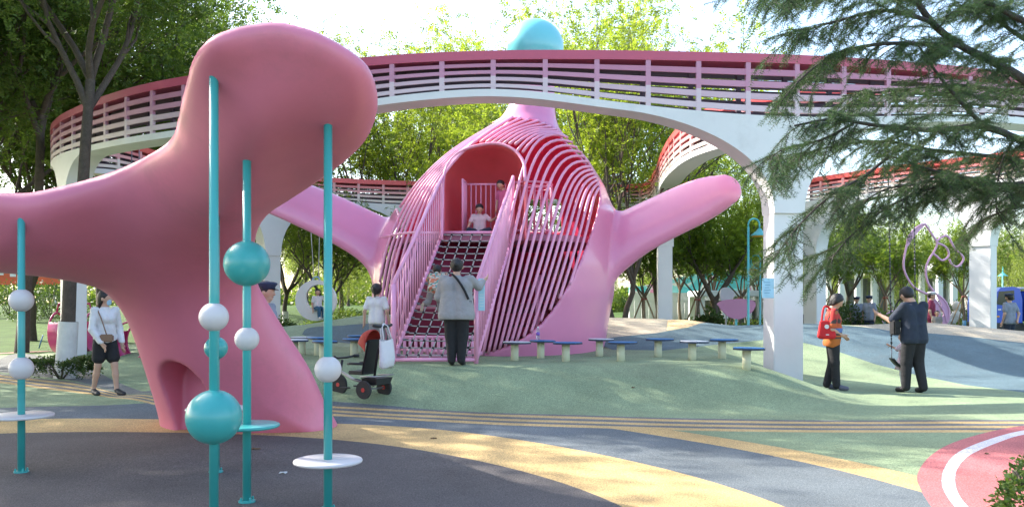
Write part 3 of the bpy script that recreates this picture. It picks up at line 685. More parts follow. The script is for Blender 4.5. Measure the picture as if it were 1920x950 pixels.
band('far side of the slatted ring with coral rim running behind the playhouse', [(117, 243), (128, 252), (160, 257), (205, 262), (245, 273), (288, 286), (400, 310), (500, 324), (600, 334), (700, 339), (800, 342), (950, 345), (1100, 347), (1190, 347), (1226, 340), (1243, 318), (1256, 288), (1274, 258), (1305, 226), (1350, 203), (1420, 186), (1520, 172), (1650, 160)], h_far,
     [(505, .58, 2.2, 2.4, 3.0), (790, .58, 2.2, 2.2, 3.0), (1246, .56, 2.0, 2.0, 3.2)], C_F, beam_h=.13)
band('right far arm of the slatted ring with coral rim behind the cedar boughs', [(1512, 338), (1560, 330), (1650, 317), (1750, 304), (1850, 292), (1960, 278), (2120, 262)], lambda t, p: .78,
     [(1528, .60, 1.4, 2.4, 3.1), (1843, .60, 2.4, 2.4, 3.1)], C_F)
# light blue notice on the near column
def column_notice():
    c = P(1440, 540, 14.62)
    o = MB().bbox((c.x, c.y, c.z), (.20, .012, .34), .003).build('notice_board', mat('sign_blue_pale', (.36, .62, .76), .35, .12, 5), None)
    setp(o, 'pale blue notice board fixed to the near white column', 'sign')
    for k in range(5): MB().box((c.x - .02 + .01 * (k % 2), c.y - .008, c.z + .10 - .045 * k), (.11 - .02 * (k % 3), .002, .012)).build('text_line', mat('sign_ink', (.16, .36, .52), .5), o)
column_notice()

# ------------------------------------------------------------------ hanging ball poles under the canopy
M_TEAL = mat('teal_paint', (.045, .36, .35), .34, .05, 4, coat=.2, dirt=.28)
M_BWH = mat('white_ball', (.60, .57, .57), .42, .06, 4, dirt=.25)
def ball_pole(label, px, d, ytop, balls, discs):
    x = XD(px, d); root = thing('ball_pole', label, 'play pole', (x, d, 0), group='teal ball poles under the canopy')
    zt = CH + (YH - ytop) / FPX * d + .10
    MB().lathe([(.030, 0), (.030, zt)], n=20).build('pole', M_TEAL, root, True)
    b = MB().lathe([(.06, 0), (.06, .012), (.032, .016)], n=20); b.build('base_flange', M_TEAL, root)
    for k in range(4):
        a = math.pi / 4 + k * math.pi / 2; MB().lathe([(.009, 0), (.009, .022), (.004, .026)], (.046 * math.cos(a), .046 * math.sin(a), .012), 8).build('bolt', M_TEAL, root)
    for py, rpx, white in balls:
        z = CH + (YH - py) / FPX * d; r = rpx / FPX * d
        MB().sphere((0, 0, z), r, 40, 24).build('ball', M_BWH if white else M_TEAL, root, True)
    for py, rpx, white in discs:
        z = CH + (YH - py) / FPX * d; r = rpx / FPX * d; t = .026
        smooth_angle(MB().lathe([(r - .012, z - t), (r - .003, z - t + .004), (r, z - t / 2), (r - .003, z - .004), (r - .012, z)], n=56).build('step_disc', M_BWH if white else M_TEAL, root), 50)
ball_pole('teal pole with a white ball above a huge teal ball, nearest to the camera', 401, 5.60, 152, [(594, 27, True), (781, 51, False)], [])
ball_pole('teal pole with large teal ball, small white ball and low teal disc', 463, 6.22, 303, [(494, 42.5, False), (635, 22.5, True)], [(794, 60, False)])
ball_pole('teal pole with one white ball low down and a white step disc', 615, 5.95, 237, [(692, 25, True)], [(860, 64, True)])
ball_pole('teal pole with two white balls and a white disc, apart from the rest', 40, 7.30, 418, [(563, 21.5, True), (690, 21.5, True)], [(776, 56, True)])
ball_pole('teal pole with small teal ball and white disc hidden behind the nearest pole', 405, 7.30, 400, [(652, 21.5, False)], [(763, 55, True)])

# ------------------------------------------------------------------ stepping stools
def stool_proto(top, rim, seed):
    r_ = random.Random(seed); out = []
    for i in range(40):
        a = 2 * math.pi * i / 40; r = .20 * (1 + .10 * math.cos(a) + .06 * math.cos(2 * a + 1) + (.10 * max(0, math.cos(5 * a)) if math.cos(a) > .4 else 0)); out.append((r * 1.12 * math.cos(a), r * .85 * math.sin(a)))
    return out
M_STC = mat('stool_cream', (.55, .55, .36), .6, .08, 6, .1, 40, dirt=.15); M_STB = mat('stool_blue', (.035, .19, .46), .45, .12, 5, dirt=.1); M_STW = mat('stool_white', (.62, .64, .68), .5, .08, 5, dirt=.1); M_STN = mat('stool_edge', (.02, .035, .07), .5)
SP = None
STOOLS = [(965, 689, 14.2, 0, 'white topped stool closest to the net ladder'), (1014, 678, 15.0, 1, 'blue topped stool with a water bottle standing on it'), (1061, 695, 13.9, 1, 'blue topped stool in front of the bottle stool, tilted edge'), (1124, 674, 15.3, 0, 'white topped stool near the pink foot of the playhouse'), (1164, 695, 13.9, 1, 'blue topped stool in the middle of the front stool row'), (1234, 682, 14.8, 1, 'blue topped stool behind the white one, mid row'), (1298, 694, 14.0, 0, 'white topped stool between two blue ones near the column'), (1354, 688, 14.4, 1, 'tall blue topped stool two before the white column'), (1400, 709, 13.0, 1, 'blue topped stool beside the base of the white column'),
          (566, 668, 15.2, 0, 'white topped stool beside the canopy foot, behind the tricycle'), (596, 668, 15.0, 1, 'blue topped stool touching the white one behind the tricycle'), (606, 684, 14.0, 1, 'blue topped stool right behind the teal pole and white ball'), (664, 672, 14.6, 1, 'blue topped stool half hidden by the tricycle hood'), (672, 660, 15.8, 1, 'blue topped stool behind the tricycle, close to the walking girl'), (552, 676, 14.4, 0, 'white topped stool nearly hidden by the canopy foot')]
BOTTLE_AT = None
for i, (px, py, d, w, lab) in enumerate(STOOLS):
    p = on(px, d); z_top = CH + (YH - (py - 36)) / FPX * d; hgt = .30
    t = thing('stepping_stool', lab, 'stool', p, rnd.uniform(-.5, .5), 'blossom shaped stepping stools on the green mound')
    out = stool_proto(None, None, i)
    MB().lathe([(.065, -.1), (.065, hgt - .02)], n=20).build('pedestal', M_STC, t, True)
    MB().prism(out, hgt - .02, hgt + .006).build('rim', M_STN, t)
    MB().prism([(a * .965, b * .965) for a, b in out], hgt + .006, hgt + .018).build('seat', M_STB if w else M_STW, t)
    if i == 1: BOTTLE_AT = p + Vector((-.05, 0, hgt + .018))
def bottle():
    t = thing('water_bottle', 'clear plastic water bottle with purple label standing on a blue stool', 'bottle', BOTTLE_AT)
    g = mat('bottle_clear', (.78, .84, .88), .08, .0, 1, trans=.85); 
    MB().lathe([(.028, 0), (.032, .006), (.032, .15), (.028, .17), (.014, .20), (.013, .212)], n=20).build('bottle_body', g, t, True)
    MB().lathe([(.0335, .085), (.0335, .14)], n=20).build('paper_label', mat('label_purple', (.22, .10, .45), .5, .2, 30), t, True)
    MB().lathe([(.016, .212), (.016, .236), (.013, .24)], n=16).build('cap', mat('bottle_cap', (.7, .7, .78), .4), t, True)
bottle()

# ------------------------------------------------------------------ small furniture and play things
def ring_swing():
    d = 23.5; cx, cy = 593, 563; c = P(cx, cy, d); z0 = gzf(c.x, d)
    t = thing('ring_swing', 'white crescent ring swing hanging from two ropes with a child in it', 'swing', (c.x, d, c.z)); R, n = .56 * 1.0, 60
    vs = []; fs = []
    for i in range(n):
        a = 2 * math.pi * i / n; rin = .36; off = .10      # crescent: thick at the lower left, thin at the top right
        for r, y in ((.56, -.09), (.56, .09), (None, .09), (None, -.09)):
            if r: vs.append((r * math.cos(a), y, r * math.sin(a)))
            else: vs.append((rin * math.cos(a) + .085, y, rin * math.sin(a) + .075))
    for i in range(n):
        j = (i + 1) % n
        for k in range(4): l = (k + 1) % 4; fs.append([i * 4 + k, j * 4 + k, j * 4 + l, i * 4 + l])
    smooth_angle(link_mesh('ring', vs, fs, M_WHITE, t), 40)
    for s in (-1, 1): MB().tube([(s * .06, 0, .54), (s * .16 - .12, .3, 2.9)], .012, 6).build('rope', mat('rope_grey', (.45, .45, .45), .8), t, True)
    MB().tube([(.10 * math.cos(a), 0, .56 + .09 * math.sin(a)) for a in np.linspace(0, 2 * math.pi, 16, endpoint=False)], .018, 6, closed=True).build('clamp', mat('clamp_blue', (.25, .4, .6), .4), t, True)
    return c
RING_C = ring_swing()
M_MAG = mat('magenta_shell', (.42, .02, .12), .35, .05, 2, coat=.3)
def barrel_swing(label, px, py, d, w, h, rz, chain_top):
    c = P(px, py, d); t = thing('barrel_swing', label, 'swing', c, rz, 'magenta barrel swings')
    m = MB(); n = 28; W = w / FPX * d / 2; H = h / FPX * d / 2; vs = []; fs = []
    for a in np.linspace(math.radians(150), math.radians(390), n):
        for x in (-W, W): vs.append((x, H * math.cos(a), H * math.sin(a) * 1.0))
    for i in range(n - 1): fs.append([i * 2, i * 2 + 1, i * 2 + 3, i * 2 + 2])
    o = link_mesh('shell', vs, fs, M_MAG, t, True); md = o.modifiers.new('t', 'SOLIDIFY'); md.thickness = .03
    for x in (-W, W): MB().tube([(x, H * math.cos(a), H * math.sin(a)) for a in np.linspace(0, 2 * math.pi, 30, endpoint=False)], .025, 8, closed=True).build('hoop', M_MAG, t, True)
    MB().tube([(-W, 0, H), (-W * .9, 0, H + .22), (W * .9, 0, H + .22), (W, 0, H)], .025, 8).build('carry_bar', M_MAG, t, True)
    for x in (-W * .6, W * .6): MB().tube([(x, 0, H + .22), (x, 0, chain_top - c.z)], .012, 6).build('chain', mat('chain_grey', (.3, .3, .31), .4, .1, 5, metal=.7), t, True)
barrel_swing('magenta barrel swing behind the white trunk tree', 139, 622, 20.5, 62, 72, .1, 5.0)
barrel_swing('magenta barrel swing seen edge on beside the canopy foot', 254, 640, 19.0, 30, 74, 1.2, 5.0)

def lamp_post(label, px, d, ytop, rz, h_head=.0):
    p = on(px, d); zt = CH + (YH - ytop) / FPX * d - p.z
    t = thing('street_lamp', label, 'lamp post', p, rz, 'turquoise lamp posts'); mt = mat('lamp_turquoise', (.10, .46, .48), .4, .05, 3)
    MB().lathe([(.055, 0), (.05, .3), (.04, .35), (.036, zt - .25)], n=14).build('pole', mt, t, True)
    arc = [(.0, 0, zt - .25)] + [(.17 - .17 * math.cos(a), 0, zt - .17 + .17 * math.sin(a)) for a in np.linspace(.1, math.pi, 10)] + [(.34, 0, zt - .3)]
    MB().tube(arc, .028, 8).build('gooseneck', mt, t, True)
    smooth_angle(MB().lathe([(.05, zt - .30), (.09, zt - .36), (.26, zt - .50), (.26, zt - .52)], (.34, 0, 0), 24).build('lamp_shade', mt, t), 40)
    MB().lathe([(.20, zt - .56), (.24, zt - .525)], (.34, 0, 0), 20).build('diffuser', mat('lamp_amber', (.75, .42, .04), .4), t, True)
lamp_post('turquoise gooseneck lamp post with amber diffuser beside the pink petal panel', 1403, 26, 410, 0)
lamp_post('turquoise lamp post right behind the near white column edge', 1425, 32, 478, 2.6)
lamp_post('turquoise lamp post behind the blue truck cab', 1880, 48, 500, 1.0)
def petal_panel():
    d = 27; c = P(1381, 578, d); sc = d / FPX
    out = [(-37, 8), (-30, 14), (-12, 17), (10, 18), (30, 15), (36, 8), (31, -4), (18, -15), (4, -20), (-12, -17), (-26, -6)]; out = [(a * sc, b * sc) for a, b in catmull(out + [out[0]], 44)[:-1]]
    t = thing('petal_panel', 'rounded pink petal shaped play panel on a post beside the lamp', 'play panel', (c.x, d, gzf(c.x, d)))
    Mx = Matrix.Translation((0, 0, c.z - gzf(c.x, d))) @ Matrix.Rotation(math.pi / 2, 4, 'X')
    MB().prism(out, -.03, .03, Mx).build('panel', mat('petal_mauve', (.50, .21, .34), .5, .06, 2), t)
    MB().tube([(0, .06, 0), (0, .06, c.z - gzf(c.x, d))], .04, 8).build('post', mat('lamp_turquoise', (.10, .46, .48)), t, True)
    c2 = P(1362, 552, d + .5); t2 = thing('grey_disc_panel', 'small grey rounded play panel above the pink petal', 'play panel', (c2.x, d + .5, gzf(c2.x, d + .5)))
    hz = c2.z - t2.location.z
    MB().prism([(14 * sc * (1 + .12 * math.cos(3 * a)) * math.cos(a), 14 * sc * math.sin(a)) for a in np.linspace(0, 2 * math.pi, 30, endpoint=False)], -.03, .03, Matrix.Translation((0, 0, hz)) @ Matrix.Rotation(math.pi / 2, 4, 'X')).build('panel', mat('panel_grey', (.40, .41, .42), .5), t2)
    MB().tube([(0, .06, 0), (0, .06, hz)], .03, 8).build('post', mat('panel_grey', (.4, .4, .4)), t2, True)
petal_panel()
def horse():
    d = 34; c = on(1735, d); t = thing('horse_sculpture', 'outline of a rearing horse head in bent pink tube behind the mound', 'sculpture', c); mp = mat('horse_pink', (.76, .40, .54), .4, .05, 3)
    def tb(pts, r=.045): MB().tube([P(a, b, d) - Vector(c) for a, b in catmull(pts, len(pts) * 6)], r, 8).build('tube', mp, t, True)
    tb([(1775, 606), (1772, 592), (1764, 575), (1745, 555), (1716, 540), (1700, 518), (1694, 495), (1700, 460), (1706, 440), (1722, 424), (1735, 420)])
    tb([(1735, 420), (1748, 440), (1757, 455), (1752, 470), (1742, 486), (1736, 505), (1740, 530), (1755, 550), (1770, 562), (1779, 580), (1778, 600), (1768, 612)])
    tb([(1757, 452), (1766, 444), (1778, 444), (1790, 465), (1806, 482), (1802, 494), (1793, 500), (1784, 494), (1780, 486)])
    tb([(1757, 455), (1772, 462), (1779, 474), (1776, 483), (1766, 488), (1756, 480), (1748, 474)])
    tb([(1692, 610), (1688, 590), (1676, 583), (1664, 588), (1655, 596), (1640, 586), (1625, 586), (1600, 597), (1575, 598)])
    tb([(1655, 596), (1645, 580), (1635, 582), (1648, 592), (1655, 606)])
    for pts in ([(1706, 442), (1722, 426), (1735, 421), (1724, 432), (1712, 446), (1702, 462)], [(1755, 552), (1775, 566), (1781, 585), (1778, 600), (1768, 612), (1762, 600), (1770, 584)], [(1738, 548), (1752, 558), (1762, 578), (1763, 600), (1755, 605), (1742, 580)]):
        q = [P(a, b, d) - Vector(c) for a, b in catmull(pts + [pts[0]], 24)[:-1]]
        MB().prism([(v.x, v.z) for v in q], -.015, .015, Matrix.Rotation(math.pi / 2, 4, 'X')).build('plate', mp, t)
horse()

def tricycle():
    d = 11.9; p = on(672, d); t = thing('push_tricycle', 'black and red push tricycle stroller with raised hood and parent handle', 'tricycle', p, math.radians(150))
    # local: +x = front of the tricycle (it points left and a little towards the camera)
    bk = mat('trike_black', (.018, .018, .02), .5, .1, 6); rd = mat('trike_red', (.50, .035, .03), .45, .06, 5); gy = mat('trike_grey', (.35, .35, .36), .35, .1, 4, metal=.6); ty = mat('trike_tyre', (.03, .03, .03), .8, .1, 8); sl = mat('trike_hood', (.36, .030, .018), .7, .08, 6)
    def wheel(x, y, r, w=.038):
        Rm = Matrix.Rotation(math.pi / 2, 3, 'X')
        wl_ = MB().lathe([(r * .70, -w / 2), (r * .97, -w / 2), (r, -w / 4), (r, w / 4), (r * .97, w / 2), (r * .70, w / 2)], (x, y, r), 26, rot=Rm).build('wheel', ty, t)
        m = MB().lathe([(r * .70, -w * .3), (r * .70, w * .3)], (x, y, r), 26, rot=Rm); m.lathe([(.03, -w * .6), (.03, w * .6)], (x, y, r), 12, rot=Rm); m.build('rim', rd, wl_)
        for k in range(5):
            a = 2 * math.pi * k / 5; MB().box((x + r * .36 * math.cos(a), y, r + r * .36 * math.sin(a)), (r * .62, w * .72, .013), rot=Matrix.Rotation(-a, 3, 'Y')).build('spoke', bk, wl_)
    wheel(-.28, .22, .125); wheel(-.28, -.22, .125); wheel(.36, 0, .15)
    MB().tube([(-.28, -.2, .125), (-.28, .2, .125)], .014, 8).build('axle', gy, t, True)
    MB().tube([(.36, 0, .15), (.33, 0, .34), (.29, 0, .50)], .018, 8).build('fork', bk, t, True)
    MB().tube([(.25, -.2, .55), (.30, -.1, .53), (.30, .1, .53), (.25, .2, .55)], .016, 8).build('handlebar', bk, t, True)
    for s in (-1, 1): MB().tube([(.25, s * .2, .55), (.21, s * .26, .55)], .024, 8).build('grip', bk, t, True)
    MB().tube([(.30, 0, .33), (.1, 0, .24), (-.28, 0, .17)], .022, 8).build('frame_tube', gy, t, True)
    for s in (-1, 1): MB().bbox((.36 + .02 * s, s * .12, .15 + .08 * s), (.10, .07, .02), .005).build('pedal', bk, t)
    for s in (-1, 1): MB().bbox((.12, s * .15, .13), (.14, .09, .018), .006).build('footrest', bk, t)
    MB().bbox((-.05, 0, .34), (.28, .28, .05), .02).build('seat', bk, t)
    MB().bbox((-.22, 0, .56), (.035, .27, .50), .015, rot=Matrix.Rotation(math.radians(-14), 3, 'Y')).build('backrest', bk, t)
    for s in (-1, 1): MB().tube([(-.2, s * .15, .47), (0, s * .17, .47), (.08, s * .12, .46)], .018, 8).build('armrest', bk, t, True)
    # hood: quarter dome ribs of cloth
    vs = []; fs = []; nu, nv = 10, 12
    for i in range(nu):
        a = math.radians(100 - 75 * i / (nu - 1))
        for j in range(nv):
            b = math.radians(180 * j / (nv - 1)); vs.append((-.25 + .24 * math.cos(a) * math.sin(b), .17 * math.cos(b), .74 + .30 * math.sin(a) * math.sin(b) ** .6 - .1))
    fs = [[i * nv + j, i * nv + j + 1, (i + 1) * nv + j + 1, (i + 1) * nv + j] for i in range(nu - 1) for j in range(nv - 1)]
    o = link_mesh('hood', vs, fs, sl, t, True); md = o.modifiers.new('t', 'SOLIDIFY'); md.thickness = .008
    MB().tube([(-.26, -.0, .16), (-.34, 0, .60), (-.44, 0, .98)], .017, 8).build('push_pole', bk, t, True)
    MB().tube([(-.42, -.2, 1.0), (-.45, -.1, .985), (-.45, .1, .985), (-.42, .2, 1.0)], .021, 8).build('push_handle', bk, t, True)
    MB().box((-.33, 0, .235), (.22, .30, .09), taper=1.2).build('rear_basket', bk, t)
    MB().tube([(-.19, .19, .30), (-.45, .2, .31), (-.48, 0, .31), (-.45, -.2, .31), (-.19, -.19, .30)], .010, 6).build('basket_rim', gy, t, True)
    # tote bag on the handle
    M4 = t.matrix_basis
    bt = thing('tote_bag', 'white cloth tote bag hanging from the tricycle handle', 'bag', M4 @ Vector((-.50, 0.0, .42)), math.radians(150)); cl = mat('tote_white', (.66, .65, .68), .85, .05, 8, .3, 30)
    m = MB(); n = 16; vs = []; fs = []
    for k, (z, w, th) in enumerate([(0, .13, .02), (.02, .150, .05), (.12, .155, .062), (.25, .15, .05), (.38, .145, .03)]):
        for i in range(n):
            a = 2 * math.pi * i / n; vs.append((th * math.cos(a) * (1 + .15 * math.sin(3 * a + k)), w * math.sin(a) + .012 * math.sin(k * 2.1), z + .012 * math.sin(2 * a)))
    for k in range(4):
        for i in range(n): j = (i + 1) % n; fs.append([k * n + i, k * n + j, (k + 1) * n + j, (k + 1) * n + i])
    fs.append(list(range(n))[::-1]); m.add(vs, fs); m.build('pouch', cl, bt, True)
    for s in (-1, 1): MB().tube([(s * .02, -.09, .36), (s * .015 + .05, -.06, .56), (.05, 0, .60), (s * .015 + .05, .06, .56), (s * .02, .09, .36)], .011, 6).build('strap', cl, bt, True)
tricycle()

def truck():
    d = 29.0; c = on(1893, d); t = thing('blue_truck', 'bright blue small truck cab parked beyond the mound at the right', 'truck', c, math.radians(0)); bl = mat('truck_blue', (.03, .10, .55), .3, .04, 2, coat=.6); bk = mat('truck_black', (.03, .03, .032), .5); gl = mat('truck_glass', (.03, .045, .04), .06, .1, 1, spec=.8)
    # local: cab side towards camera; x along the truck, front to the left
    def Q(px, py): v = P(px, py, d); return (v.x - c.x, v.z - c.z)
    out = [Q(*q) for q in [(1864, 606), (1864, 566), (1869, 548), (1876, 539), (1900, 537), (1912, 540), (1917, 560), (1917, 606)]]
    MB().prism(out, -1.7, 0, Matrix.Rotation(math.pi / 2, 4, 'X')).build('cab', bl, t)
    win = [Q(*q) for q in [(1868, 570), (1873, 546), (1901, 544), (1902, 562), (1885, 566), (1880, 572)]]
    MB().prism(win, 0, .012, Matrix.Rotation(math.pi / 2, 4, 'X')).build('window', gl, t)
    x, z = Q(1871, 593); MB().bbox((x, -.02, z), (.09, .03, .06), .01).build('indicator', mat('indicator_amber', (.7, .3, .02), .3), t)
    x, z = Q(1885, 580); MB().bbox((x, -.02, z), (.16, .03, .03), .008).build('door_handle', bk, t)
    x, z = Q(1874, 580); MB().box((x, -.006, z), (.10, .012, .05)).build('emblem', mat('emblem_white', (.7, .7, .72), .4), t)
    x0, z0 = Q(1864, 610); MB().bbox((x0 + .5, .85, z0 + .0), (1.05, 1.72, .25), .03).build('bumper', bk, t)
    for px in (1906,):
        x, z = Q(px, 612)
        for y in (.15, 1.55):
            w = MB().lathe([(.26, -.12), (.38, -.12), (.40, -.06), (.40, .06), (.38, .12), (.26, .12)], (x, y, .42), 26, rot=Matrix.Rotation(math.pi / 2, 3, 'X')).build('wheel', bk, t)
            MB().lathe([(.26, -.09), (.10, -.13), (.10, .09), (.26, .09)], (x, y, .42), 20, rot=Matrix.Rotation(math.pi / 2, 3, 'X')).build('rim', mat('truck_rim', (.3, .3, .31), .4, metal=.6), w)
    x, z = Q(1985, 570); MB().bbox((x, .85, 1.35), (2.2, 1.75, 1.05), .03).build('cargo_body', bl, t)
    x, z = Q(1960, 540); MB().bbox((x - .1, .85, z), (1.4, 1.6, .08), .02).build('roof_board', mat('truck_pale', (.55, .57, .6), .5), t)
    x, z = Q(1925, 575); m = MB().tube([(x, .1, z - .2), (x + .05, .1, z + .6)], .03, 8); m.build('exhaust_stack', bk, t, True)
    x, z = Q(1922, 606); MB().tube([(x - .05, -.25, z), (x + .45, -.25, z - .02)], .09, 10).build('pressure_tank', mat('tank_blue', (.30, .46, .62), .35), t, True)
    MB().box((Q(1990, 600)[0], .85, .62), (2.6, .9, .14)).build('chassis', bk, t)
    for xx in (2.4,):
        for y in (.15, 1.55): MB().lathe([(.1, -.12), (.38, -.12), (.40, 0), (.38, .12), (.1, .12)], (xx, y, .42), 24, rot=Matrix.Rotation(math.pi / 2, 3, 'X')).build('wheel', bk, t)
truck()

# ------------------------------------------------------------------ vegetation
M_BARK = mat('bark_grey', (.085, .065, .05), .9, .3, 9, .9, 40, fine=.3); M_BARKL = mat('bark_light', (.16, .12, .085), .9, .3, 9, .9, 40, fine=.3); M_LIME = mat('lime_wash', (.62, .60, .56), .9, .12, 6, .6, 50, dirt=.35)
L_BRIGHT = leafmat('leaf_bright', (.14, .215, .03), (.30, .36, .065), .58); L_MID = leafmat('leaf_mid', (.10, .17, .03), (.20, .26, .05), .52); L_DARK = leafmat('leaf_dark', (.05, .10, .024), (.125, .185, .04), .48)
L_WILLOW = leafmat('leaf_willow', (.12, .17, .04), (.24, .28, .08), .5); L_SHRUB = leafmat('leaf_shrub', (.035, .075, .018), (.085, .13, .03), .3); L_HEDGE = leafmat('leaf_hedge', (.08, .14, .025), (.16, .21, .05), .35)
def leaf_quads(pos, ax, nrm, ln, wd):
    """one rhombic leaf per row: pos base, ax direction, nrm normal"""
    ax = ax / np.maximum(np.linalg.norm(ax, axis=1)[:, None], 1e-9); side = np.cross(ax, nrm); side /= np.maximum(np.linalg.norm(side, axis=1)[:, None], 1e-9)
    up = np.cross(side, ax)
    n = len(pos); ln = np.broadcast_to(np.asarray(ln), (n,))[:, None]; wd = np.broadcast_to(np.asarray(wd), (n,))[:, None]
    mid = pos + ax * ln * .45 + up * wd * .18
    V = np.stack([pos, mid + side * wd * .5, pos + ax * ln, mid - side * wd * .5], 1).reshape(-1, 3)
    return V, np.arange(4 * n).reshape(n, 4)
def sprays(pos, dirs, n_leaf, ln, R, wide=.5, length=.28, droop=.25):
    """pinnate sprays: leaflets in two ranks along a short drooping axis"""
    S_ = len(pos); d = dirs + R.normal(0, .55, (S_, 3)); d[:, 2] -= droop; d /= np.linalg.norm(d, axis=1)[:, None]
    up = np.tile([0, 0, 1.0], (S_, 1)) + R.normal(0, .45, (S_, 3)); side = np.cross(d, up); side /= np.maximum(np.linalg.norm(side, axis=1)[:, None], 1e-6); nn = np.cross(side, d)
    P_, A_, N_ = [], [], []
    for k in range(n_leaf):
        t = (k // 2 + .5) / (n_leaf / 2); sg = 1 if k % 2 else -1
        P_.append(pos + d * (length * t)[None] if np.ndim(length) else pos + d * length * t + np.array([0, 0, -.12 * length]) * t * t); A_.append(side * sg * .85 + d * .55 + R.normal(0, .2, (S_, 3))); N_.append(nn + R.normal(0, .35, (S_, 3)))
    pos = np.concatenate(P_); ax = np.concatenate(A_); nm = np.concatenate(N_)
    L_ = ln * R.uniform(.7, 1.25, len(pos)); return leaf_quads(pos, ax, nm, L_, L_ * wide)
def grow(R, height, r0, fork, n_main, spread, sub, up=.35, lean=(0, 0), levels=3, stems=1, gap=0.0):
    """returns wood MB and the leaf-bearing points with directions"""
    W = MB(); LP = []; LD = []
    def branch(p, d, L, r, lev):
        n = 5 if lev < levels else 4; pts = [p]; rad = [r]; dd = d / np.linalg.norm(d)
        for i in range(n):
            dd = dd + R.normal(0, .13 if lev else .06, 3) + np.array([0, 0, up * .18]); dd /= np.linalg.norm(dd); p = p + dd * L / n; pts.append(p); rad.append(r * (1 - .62 * (i + 1) / n))
        W.tube([Vector(q) for q in pts], rad, 7 if lev < 2 else 4, cap=False)
        if lev >= levels - 1:
            for q in pts[1:]:
                LP.append(q); LD.append(dd)
        if lev < levels:
            k = sub[lev]
            for j in range(k):
                t = .35 + .65 * (j + R.uniform(.2, .8)) / k; i = min(int(t * n), n - 1); q = pts[i] + (pts[i + 1] - pts[i]) * (t * n - i)
                a = R.uniform(0, 2 * math.pi); o = np.array([math.cos(a), math.sin(a), R.uniform(-.1, .5)]); nd = dd * (1 - spread * .55) + o * spread
                branch(q, nd, L * R.uniform(.5, .78), rad[i] * .6, lev + 1)
    for s in range(stems):
        base = np.array([R.uniform(-.15, .15) * (stems > 1), R.uniform(-.15, .15) * (stems > 1), 0]); a = R.uniform(0, 6.28); ln = np.array([lean[0] + (stems > 1) * .22 * math.cos(a), lean[1] + (stems > 1) * .22 * math.sin(a), 1])
        pts = [base + ln * t * fork * height + np.array([R.normal(0, .04), R.normal(0, .04), 0]) * t * height * .2 for t in np.linspace(0, 1, 6)]; pts[0] = base - np.array([0, 0, .15])
        W.tube([Vector(q) for q in pts], [r0 * (1.25 if i == 0 else 1 - .07 * i) for i in range(6)], 10, cap=False)
        top = pts[-1]
        for j in range(n_main):
            a = 2 * math.pi * (j + R.uniform(-.3, .3)) / n_main; el = R.uniform(.7, 1.5); nd = np.array([math.cos(a) * spread * 1.3, math.sin(a) * spread * 1.3, el])
            st = pts[-1] if j % 2 == 0 else pts[-2] * .5 + pts[-1] * .5
            branch(st, nd, height * (1 - fork) * R.uniform(.48, .68), r0 * .52, 1)
    return W, np.array(LP), np.array(LD)
def tree_proto(seed, height, r0, fork, n_main, spread, sub, leaf, n_spray, leafmat_, barkm, jit=.35, nl=8, lean=(0, 0), stems=1, lime=0.0, up=.35, length=.28, levels=3, thin=0.0):
    R = np.random.RandomState(seed); W, LP, LD = grow(R, height, r0, fork, n_main, spread, sub, up, lean, stems=stems, levels=levels)
    root = bpy.data.objects.new('broadleaf_tree', None); COL.objects.link(root)
    W.build('trunk', barkm, root, True)
    sel = R.permutation(len(LP))[:max(20, int(len(LP) * .5))]; i = sel[R.randint(0, len(sel), n_spray)]; pos = LP[i] + R.normal(0, jit, (n_spray, 3)) * np.array([1, 1, .8])
    if thin: keep = (pos[:, 2] > thin * height) | (R.rand(n_spray) < .35); pos = pos[keep]; i = i[keep]
    V, Q = sprays(pos, LD[i], nl, leaf, R, length=length)
    link_mesh('crown', V, Q, leafmat_, root)
    if lime: MB().tube([(0, 0, -.1), (0, 0, .1), (lean[0] * lime, lean[1] * lime, lime)], [r0 * 1.30, r0 * 1.16, r0 * 1.07], 12, cap=False).build('limewashed_base', M_LIME, root, True)
    return root
TP = {}
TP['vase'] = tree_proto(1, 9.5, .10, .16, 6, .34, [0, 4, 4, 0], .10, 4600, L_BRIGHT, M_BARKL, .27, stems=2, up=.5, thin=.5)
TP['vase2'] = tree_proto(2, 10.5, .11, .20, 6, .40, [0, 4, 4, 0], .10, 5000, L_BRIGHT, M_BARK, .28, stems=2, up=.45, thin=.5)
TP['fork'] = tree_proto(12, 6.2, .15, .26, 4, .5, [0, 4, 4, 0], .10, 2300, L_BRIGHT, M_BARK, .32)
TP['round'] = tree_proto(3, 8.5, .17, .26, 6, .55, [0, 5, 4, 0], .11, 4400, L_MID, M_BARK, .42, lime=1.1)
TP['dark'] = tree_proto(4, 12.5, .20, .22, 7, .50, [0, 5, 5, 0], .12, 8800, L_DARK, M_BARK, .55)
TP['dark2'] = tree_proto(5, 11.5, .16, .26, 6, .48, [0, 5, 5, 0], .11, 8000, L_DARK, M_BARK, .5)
TP['small'] = tree_proto(6, 4.6, .07, .34, 6, .55, [0, 4, 3, 0], .09, 2400, L_MID, M_BARKL, .22, length=.2)
TP['fine'] = tree_proto(8, 11.5, .14, .50, 5, .40, [0, 5, 4, 0], .078, 7600, L_DARK, M_BARK, .42, nl=10, length=.26, lean=(.06, 0), lime=0)
